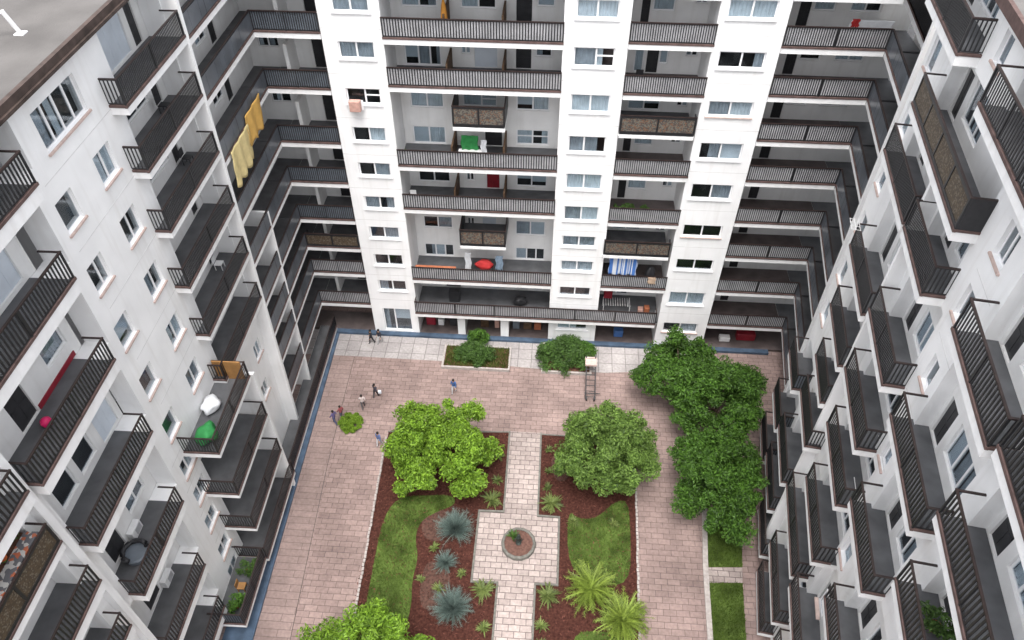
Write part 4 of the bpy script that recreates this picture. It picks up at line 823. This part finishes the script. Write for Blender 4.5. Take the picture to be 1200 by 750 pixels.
q = MB(); q.box(WF, -13.42, -13.15, 7.25, 7.4, .55, .9); tag(q.build('shopping_bag', M['blind'], bevel=.03), 'pale shopping bag held by the person in dark clothes', 'bag')
# ================================================================== THINGS ON THE BALCONIES
def cloth(name, label, cat, F, s0, s1, d, z0, z1, mt, amp=.05, pitch=.5, skew=0, group=None):
    mb = MB(); n, k = 28, 12; rng = random.Random(len(label)); ph = rng.random()*6
    g = [[F.P(s0+(s1-s0)*i/n+skew*j/k+.04*math.sin(j*.9+ph), d+amp*math.sin(i/n*(s1-s0)/pitch*6.28+ph+j*.12)*(.35+.65*j/k), z1-(z1-z0)*j/k*(1+.05*math.sin(i*.7+ph))) for i in range(n+1)] for j in range(k+1)]
    for j in range(k):
        for i in range(n): mb.face([g[j][i], g[j][i+1], g[j+1][i+1], g[j+1][i]])
    o = mb.build(name, mt, fix=False, smooth=False)
    md = o.modifiers.new('t', 'SOLIDIFY'); md.thickness = .015
    bm = bmesh.new(); bm.from_mesh(o.data); bmesh.ops.remove_doubles(bm, verts=bm.verts, dist=1e-4); bm.to_mesh(o.data); bm.free(); o.data.polygons.foreach_set('use_smooth', [True]*len(o.data.polygons))
    return tag(o, label, cat, group)
def stripes(name, c1, c2, freq):
    m = bpy.data.materials.new(name); m.use_nodes = True; N, L = m.node_tree.nodes, m.node_tree.links; b = N['Principled BSDF']; b.inputs['Roughness'].default_value = .9
    ge = N.new('ShaderNodeNewGeometry'); sp = N.new('ShaderNodeSeparateXYZ'); L.new(ge.outputs['Position'], sp.inputs[0]); no = N.new('ShaderNodeTexNoise'); no.noise_dimensions = '1D'; no.inputs['Scale'].default_value = freq
    L.new(sp.outputs[0], no.inputs['W']); rp = N.new('ShaderNodeValToRGB'); rp.color_ramp.interpolation = 'CONSTANT'; e = rp.color_ramp.elements; e[0].color = (*c1, 1); e[1].position = .5; e[1].color = (*c2, 1); L.new(no.outputs['Fac'], rp.inputs[0]); L.new(rp.outputs[0], b.inputs['Base Color']); return m
gold = mat('gold_cloth', (.55, .33, .09), .9, .1, 3); cream = mat('cream_cloth', (.60, .49, .24), .9, .12, 3)
cloth('bed_sheet', 'golden bed sheet hung over the corner balcony railing, far one of two', 'bed sheet', LF, 2.0, 5.0, .12, 22.0, 24.0, gold, .07, 1.3, .3, 'yellow sheets drying on the left wing')
cloth('bed_sheet', 'pale yellow bed sheet hung over the corner balcony railing, near one of two', 'bed sheet', LF, 4.9, 8.2, .14, 21.2, 23.5, cream, .07, 1.1, .3, 'yellow sheets drying on the left wing')
cloth('striped_awning', 'blue and white striped cloth hanging under the ornate balcony', 'cloth', WF, 4.7, 6.9, -.15, 7.9, 9.95, stripes('blue_stripes', (.62, .66, .72), (.06, .17, .48), 3.2), .04, .8)
greenm = mat('green_cloth', (.03, .22, .06), .7, .2, 3); redm = mat('red_cloth', (.42, .03, .03), .8, .15, 3); whitem = mat('white_cloth', (.72, .73, .75), .9, .08, 3); bluem = mat('faded_blue_cloth', (.25, .33, .42), .9, .2, 3)
def bundle(name, label, cat, F, s, d, z, rad, mt, seed):
    rng = random.Random(seed); mb = MB(); n, k = 18, 10; ph = [rng.random()*6 for _ in range(6)]; i0 = 0
    pr = []
    for j in range(k+1):
        t = math.pi*j/k; row = []
        for i in range(n):
            a = 6.283*i/n; q = 1+.16*math.sin(3*a+ph[0]+2*t)+.1*math.sin(5*a+ph[1]-3*t)+.07*math.sin(7*t+ph[2])
            row.append(F.P(s+rad[0]*math.sin(t)*math.cos(a)*q, d+rad[1]*math.sin(t)*math.sin(a)*q, z+rad[2]*(1-math.cos(t))*(1 if j < k else 1)))
        pr.append(row)
    for j in range(k):
        for i in range(n): mb.face([pr[j][i], pr[j][(i+1) % n], pr[j+1][(i+1) % n], pr[j+1][i]])
    o = mb.build(name, mt, fix=False); bm = bmesh.new(); bm.from_mesh(o.data); bmesh.ops.remove_doubles(bm, verts=bm.verts, dist=1e-4); bmesh.ops.recalc_face_normals(bm, faces=bm.faces); bm.to_mesh(o.data); bm.free(); o.data.polygons.foreach_set('use_smooth', [True]*len(o.data.polygons))
    return tag(o, label, cat)
bundle('green_tarp', 'bright green tarpaulin bundle on the cluttered left wing balcony', 'tarpaulin', LF, 21.3, .3, 13.1, (.7, .55, .5), greenm, 1)
bundle('white_sack', 'large white sack beside the green tarpaulin bundle', 'sack', LF, 19.2, -.2, 13.1, (.6, .5, .45), whitem, 2)
q = MB(); q.box(LF, 16.75, 16.85, -.7, 1.0, 13.1, 14.6); tag(q.build('wooden_screen', M['wood']), 'orange-brown wooden screen at the end of the cluttered balcony', 'screen')
def pot(label, F, s, d, z, seed, rr=.5, mt='bush', group='potted plants on the balconies', pm='terracotta'):
    P_ = tag(empty('potted_plant', F.P(s, d, z)), label, 'potted plant', group); b = F.P(s, d, z)
    q = MB(); q.lathe(b, [(.13, 0), (.19, .3), (.21, .34), (.17, .34), (.16, .28)], 12); q.build('pot', M[pm], P_)
    rng = np.random.default_rng(seed); cs = crown_centres((b[0], b[1], b[2]+.34+rr*.6), (rr, rr, rr*.7), 14, rng, 3, .25, -.5, .3); V, Fq = leaves(cs, rr*.42, 45, .09, rng); q = MB(); q.arrays(V, Fq); q.build('foliage', LM[mt], P_, fix=False)
pot('leafy potted plant on the grey floor of the near right balcony', RN, 33.5, -1.0, 21.53, 1, .6)
pot('low potted plant behind the railing of the narrow end balcony, left one', WF, 5.0, -1.0, 13.35, 2, .32); pot('low potted plant behind the railing of the narrow end balcony, middle one', WF, 5.8, -.9, 13.35, 3, .4); pot('low potted plant behind the railing of the narrow end balcony, right one', WF, 6.9, -1.1, 13.35, 4, .28)
pot('dark potted plant on the second highest right corner balcony', RF, 4.9, -1.4, 23.95, 6, .6, 'deep'); pot('dark potted plant on the top right corner balcony', RF, 4.2, -1.5, 27.2, 8, .7, 'deep')
pot('potted plant at the left end of the long balcony with green cloth', WF, -10.7, -.7, 17.6, 7, .3); pot('potted plant by the pale shutter above the lower ornate balcony', WF, -4.0, -.6, 10.35, 9, .35, 'bush')
cloth('green_blanket', 'green blanket hung under the upper ornate balcony', 'blanket', WF, -6.7, -5.5, -.9, 18.2, 19.7, greenm, .06, .5)
cloth('white_towel', 'white towel hung right of the green blanket', 'towel', WF, -5.3, -4.9, -.85, 18.2, 19.4, whitem, .04, .4)
q = MB(); q.box(WF, -6.9, -5.2, -1.0, -.5, 17.6, 18.55); tag(q.build('white_cabinet', M['acwhite'], bevel=.02), 'low white cabinet below the hanging green blanket', 'cabinet')
bundle('red_cover', 'red fabric cover heaped under the lower ornate balcony', 'cover', WF, -5.3, -.8, 7.3, (.75, .4, .5), redm, 4)
cloth('white_cloth', 'white cloth hanging left of the red cover', 'cloth', WF, -6.9, -6.4, -.8, 7.0, 9.0, whitem, .04, .4); cloth('blue_cloth', 'faded blue cloth hanging right of the red cover', 'cloth', WF, -4.4, -3.8, -.8, 7.3, 8.8, bluem, .04, .4)
q = MB(); q.box(WF, -10.9, -7.6, -.35, -.05, 7.72, 7.86); tag(q.build('plank_shelf', M['terracotta']), 'reddish plank lying along the railing of the long balcony', 'plank')
q = MB(); q.box(WF, -8.5, -7.6, -1.6, -1.1, 3.13, 4.3); tag(q.build('dark_crate', M['dark']), 'dark crate against the door of the lowest long balcony', 'crate')
bundle('black_bag', 'black bag on the floor of the lowest long balcony', 'bag', WF, -2.4, -1.2, 3.13, (.55, .45, .45), M['dark'], 5)
q = MB(); q.box(WF, 4.7, 5.4, -1.7, -1.2, 4.3, 5.2); tag(q.build('red_box', M['red'], bevel=.02), 'dark red box above the white rack on the low narrow balcony', 'box')
R_ = tag(empty('drying_rack', WF.P(5.9, -1.0, 3.13)), 'white drying rack on the low narrow balcony', 'drying rack')
q = MB()
for k in range(12): q.tube([WF.P(4.7+k*.2, -1.5, 4.15), WF.P(4.7+k*.2, -.5, 4.15)], .02, 5)
q.build('bars', M['acwhite'], R_); q = MB()
for a, b in ((4.7, -1.5), (6.9, -1.5), (4.7, -.5), (6.9, -.5)): q.tube([WF.P(a, b, 3.13), WF.P(a, b, 4.2)], .025, 5)
q.build('legs', M['acwhite'], R_)
for i, (s_, z_) in enumerate(((7.9, 3.13), (8.4, 3.13))):
    q = MB(); q.box(WF, s_-.22, s_+.22, -1.2, -.7, z_, z_+.45+.2*i); tag(q.build('orange_box', M['terracotta'] if i else M['acpink'], bevel=.02), ['pinkish cardboard box at the right end of the low narrow balcony', 'orange box at the far right end of the low narrow balcony'][i], 'box')
bundle('dark_laundry', 'dark clothes bundled on the balcony beside the striped cloth', 'clothes', WF, 8.1, -.7, 6.7, (.4, .35, .9), M['dark'], 9)
Um = tag(empty('folded_parasol', WF.P(-7.35, -.9, 27.0)), 'folded orange parasol behind the railing of the top long balcony', 'parasol')
q = MB(); b = WF.P(-7.35, -.9, 27.0); q.tube([b, (b[0], b[1], b[2]+2.3)], .03, 6); q.build('pole', M['acwhite'], Um)
q = MB(); q.lathe((b[0], b[1], b[2]+.9), [(.22, 0), (.2, .4), (.14, .9), (.04, 1.35)], 9); q.build('canopy', mat('orange_canvas', (.50, .22, .04), .9, .15, 3), Um)
Ac = tag(empty('air_conditioner', WF.P(-13.6, .0, 22.0)), 'faded pinkish air conditioner hung under the window of the left bay', 'air conditioner')
q = MB(); q.box(WF, -13.95, -13.2, .1, .5, 22.0, 22.75); q.build('case', M['acpink'], Ac, bevel=.02); q = MB(); q.box(WF, -14.1, -13.05, .095, .14, 21.95, 22.7); q.build('bracket', M['frame'], Ac)
def acunit(label, F, s, d, z, w_=.9):
    A = tag(empty('air_conditioner', F.P(s, d, z)), label, 'air conditioner', 'white air conditioners'); q = MB(); q.box(F, s-w_/2, s+w_/2, d, d+.35, z, z+.65); q.build('case', M['acwhite'], A, bevel=.02)
    q = MB(); q.box(F, s-w_/2+.12, s+w_/2-.3, d+.352, d+.362, z+.1, z+.55); q.build('grille', M['grey'], A)
acunit('white air conditioner standing on the balcony floor between two windows', LF, 26.95, -1.92, 12.55); acunit('white air conditioner on the balcony below the one with the dark armchair', LF, 27.05, -1.92, 7.35)
def chair(label, F, s, d, z, ang=0, mt='dark'):
    c = tag(empty('balcony_chair', F.P(s, d, z)), label, 'chair', 'chairs on the balconies'); 
    q = MB(); q.box(F, s-.24, s+.24, d-.24, d+.24, z+.40, z+.45); q.build('seat', M[mt], c, bevel=.01)
    q = MB(); q.box(F, s-.24, s+.24, d-.28, d-.24, z+.5, z+.92); q.build('backrest', M[mt], c)
    for a in (-.21, .21):
        for b_ in (-.21, .21): q = MB(); q.box(F, s+a-.02, s+a+.02, d+b_-.02, d+b_+.02, z, z+.4 if b_ > 0 else z+.398); q.build('leg', M[mt], c)
    return c
chair('dark chair near the middle of the balcony below the top left loggia', LF, 10.9, -1.3, 27.65); chair('dark chair at the far end of the balcony under the pale shutter', LF, 10.5, -1.3, 24.2); chair('white chair at the far end of the lower left loggia', LF, 11.2, -1.3, 17.0, mt='acwhite')
chair('white chair at the left end of the balcony with the red door', WF, -10.6, -.8, 13.8, mt='acwhite'); chair('dark chair beside the dark door of the second highest narrow balcony', WF, 5.3, -1.3, 23.75)
Ar = tag(empty('armchair', LF.P(28.2, -1.15, 12.52)), 'dark rounded armchair on the grey floor of a left wing loggia', 'armchair')
q = MB(); q.lathe(LF.P(28.2, -1.15, 12.52), [(.5, 0), (.58, .12), (.58, .34), (.5, .42)], 18); q.build('seat', M['slate'], Ar, smooth=False)
q = MB(); b = LF.P(28.2, -1.15, 12.52); q.tube([(b[0]+.58*math.cos(a), b[1]+.58*math.sin(a), b[2]+.55) for a in np.linspace(.6, 4.6, 14)], .13, 8); q.build('backrest', M['dark'], Ar, smooth=True)
q = MB(); b = LF.P(27.9, -1.2, 23.07); q.lathe(b, [(.06, 0), (.2, .1), (.23, .23), (.2, .36), (.06, .46)], 14); tag(q.build('pink_ball', mat('pink_plastic', (.6, .02, .12), .4, .1, 4), smooth=True), 'bright pink ball on the floor of the loggia with the red skirting', 'ball')
# planter of flowers on the brown parapet
Pl = tag(empty('flower_trough', LF.P(33.4, -.6, 21.6)), 'long trough with tiled side and orange flowers inside the brown parapet', 'flower trough')
q = MB(); q.box(LF, 31.9, 35.2, -.75, -.2, 21.1, 21.75); q.build('trough', M['mosaic3'], Pl); q = MB(); q.box(LF, 31.95, 35.15, -.98, -.751, 21.6, 21.72); q.build('tile_ledge', M['soil'], Pl)
rng = np.random.default_rng(5); cs = [LF.P(32.2+k*.9, -.88, 21.8) for k in range(3)]; V, Fq = leaves(cs, .16, 30, .06, rng); q = MB(); q.arrays(V, Fq); q.build('foliage', LM['bush'], Pl, fix=False)
for k in range(2):
    q = MB(); c = LF.P(33.1+k*.9, -.86, 21.8); q.lathe(c, [(.03, 0), (.13, .05), (.15, .12), (.05, .15)], 9); q.build('flower', mat('orange_petals', (.55, .12, .03), .7, .3, 3), Pl)
Wc = tag(empty('wire_rack', RN.P(13.2, .3, 24.0)), 'small white wire rack fixed outside the right wing above a balcony', 'rack')
for k in range(4): q = MB(); q.tube([RN.P(13.1+k*.3, .05, 24.0), RN.P(13.1+k*.3, .55, 24.05)], .014, 5); q.build('wire', M['acwhite'], Wc)
for k in range(3): q = MB(); q.tube([RN.P(13.1, .1+k*.21, 24.03), RN.P(14.0, .1+k*.21, 24.03)], .014, 5); q.build('wire', M['acwhite'], Wc)
ba = cloth('banner', 'white banner with a red patch hanging behind the top right railing', 'banner', WF, 17.6, 20.2, -1.2, 27.6, 28.5, whitem, .02, 1.2); cloth('red_cloth', 'small red cloth beside the white banner at top right', 'cloth', WF, 17.65, 18.1, -1.1, 28.1, 28.6, redm, .02, .4)
q = MB(); q.box(WF, 16.6, 18.2, -1.6, -.9, .24, 1.0); tag(q.build('red_sofa', M['red'], bevel=.08), 'dark red sofa on the ground-floor terrace behind the dark tree', 'sofa')
q = MB(); q.box(WF, 15.1, 16.0, -1.2, -.7, .24, .7); tag(q.build('white_box', M['acwhite'], bevel=.03), 'white box left of the dark red sofa on the terrace', 'box')
q = MB(); q.box(WF, 5.9, 6.7, -1.2, -.6, .24, .95); tag(q.build('blue_bin', mat('blue_plastic', (.05, .12, .3), .5, .1, 3), bevel=.05), 'small blue bin on the ground-floor terrace of the narrow bay', 'bin')
for i, (x, w_, h_, mt_, lb) in enumerate([(-10.3, .8, .9, 'redstrip', 'red cabinet at the left end of the ground-floor terrace'), (-9.4, .5, .7, 'acwhite', 'white stool on the left ground-floor terrace'), (-8.3, .6, .8, 'dark', 'black chest on the left ground-floor terrace'), (-5.5, .7, .9, 'brownwood', 'brown cupboard on the middle ground-floor terrace'), (-4.4, .4, .9, 'acpink', 'pinkish stand at the right end of the middle terrace'), (-2.7, .6, 1.0, 'slate', 'blue-grey locker on the right ground-floor terrace'), (-1.7, .7, .8, 'brownwood', 'brown table on the right ground-floor terrace'), (-.8, .6, .7, 'terracotta', 'orange-brown crate at the right end of the ground-floor terrace')]):
    q = MB(); q.box(WF, x-w_/2, x+w_/2, -1.6, -1.0, .24, .24+h_); tag(q.build(lb.split()[1], M[mt_], bevel=.03), lb, lb.split()[1])
q = MB(); q.box(WF, -11.1, .1, -2.2, -.02, .002, .235); structure(q.build('terrace', M['floorb'])); q = MB(); q.box(WF, 4.25, 9.3, -2.2, -.02, .002, .235); structure(q.build('terrace', M['floorb'])); q = MB(); q.box(WF, 13.55, 21.9, -2.2, -.02, .002, .235); structure(q.build('terrace', M['floorb'])); q = MB(); q.box(WF, -21.6, -15.15, -2.2, -.02, .002, .235); structure(q.build('terrace', M['floorb']))
pot('leafy potted plant on the lowest left balcony next to the blue kerb', LF, 23.6, .4, 1.49, 21, .6, 'bush'); pot('second leafy potted plant at the near end of the lowest left balcony', LF, 25.9, .3, 1.49, 22, .55, 'deep')
chair('orange-brown chair on the lowest left balcony next to the blue kerb', LF, 24.7, .3, 1.49, mt='wood')
# roof vents
V_ = tag(empty('roof_vent', LF.P(16.9, -2.7, 34.5)), 'white pipe frame standing on the flat grey roof', 'roof vent')
a = LF.P(16.9, -2.7, 34.5)
q = MB(); q.tube([a, (a[0]-.2, a[1]-.2, a[2]+1.0)], .09, 10); q.build('pipe', M['acwhite'], V_); q = MB(); q.tube([(a[0]-.2, a[1]-.2, a[2]+.95), (a[0]-2.4, a[1]-.9, a[2]+.9)], .07, 10); q.build('pipe', M['acwhite'], V_); q = MB(); q.box(LF, 16.7, 17.1, -2.9, -2.5, 34.502, 34.54); q.build('base', M['acwhite'], V_)
q = MB(); q.tube([(a[0]-2.3, a[1]-1, 34.5), (a[0]-2.4, a[1]-.9, a[2]+.9)], .08, 10); q.build('pipe', M['acwhite'], V_)
# narrow glass lean-to of clothes on the rails
cloth('towel', 'tan cloth over the railing right of the striped cloth', 'towel', WF, 7.9, 8.5, .17, 7.4, 8.1, mat('tan_cloth', (.45, .33, .24), .9, .1, 3), .015, .5)
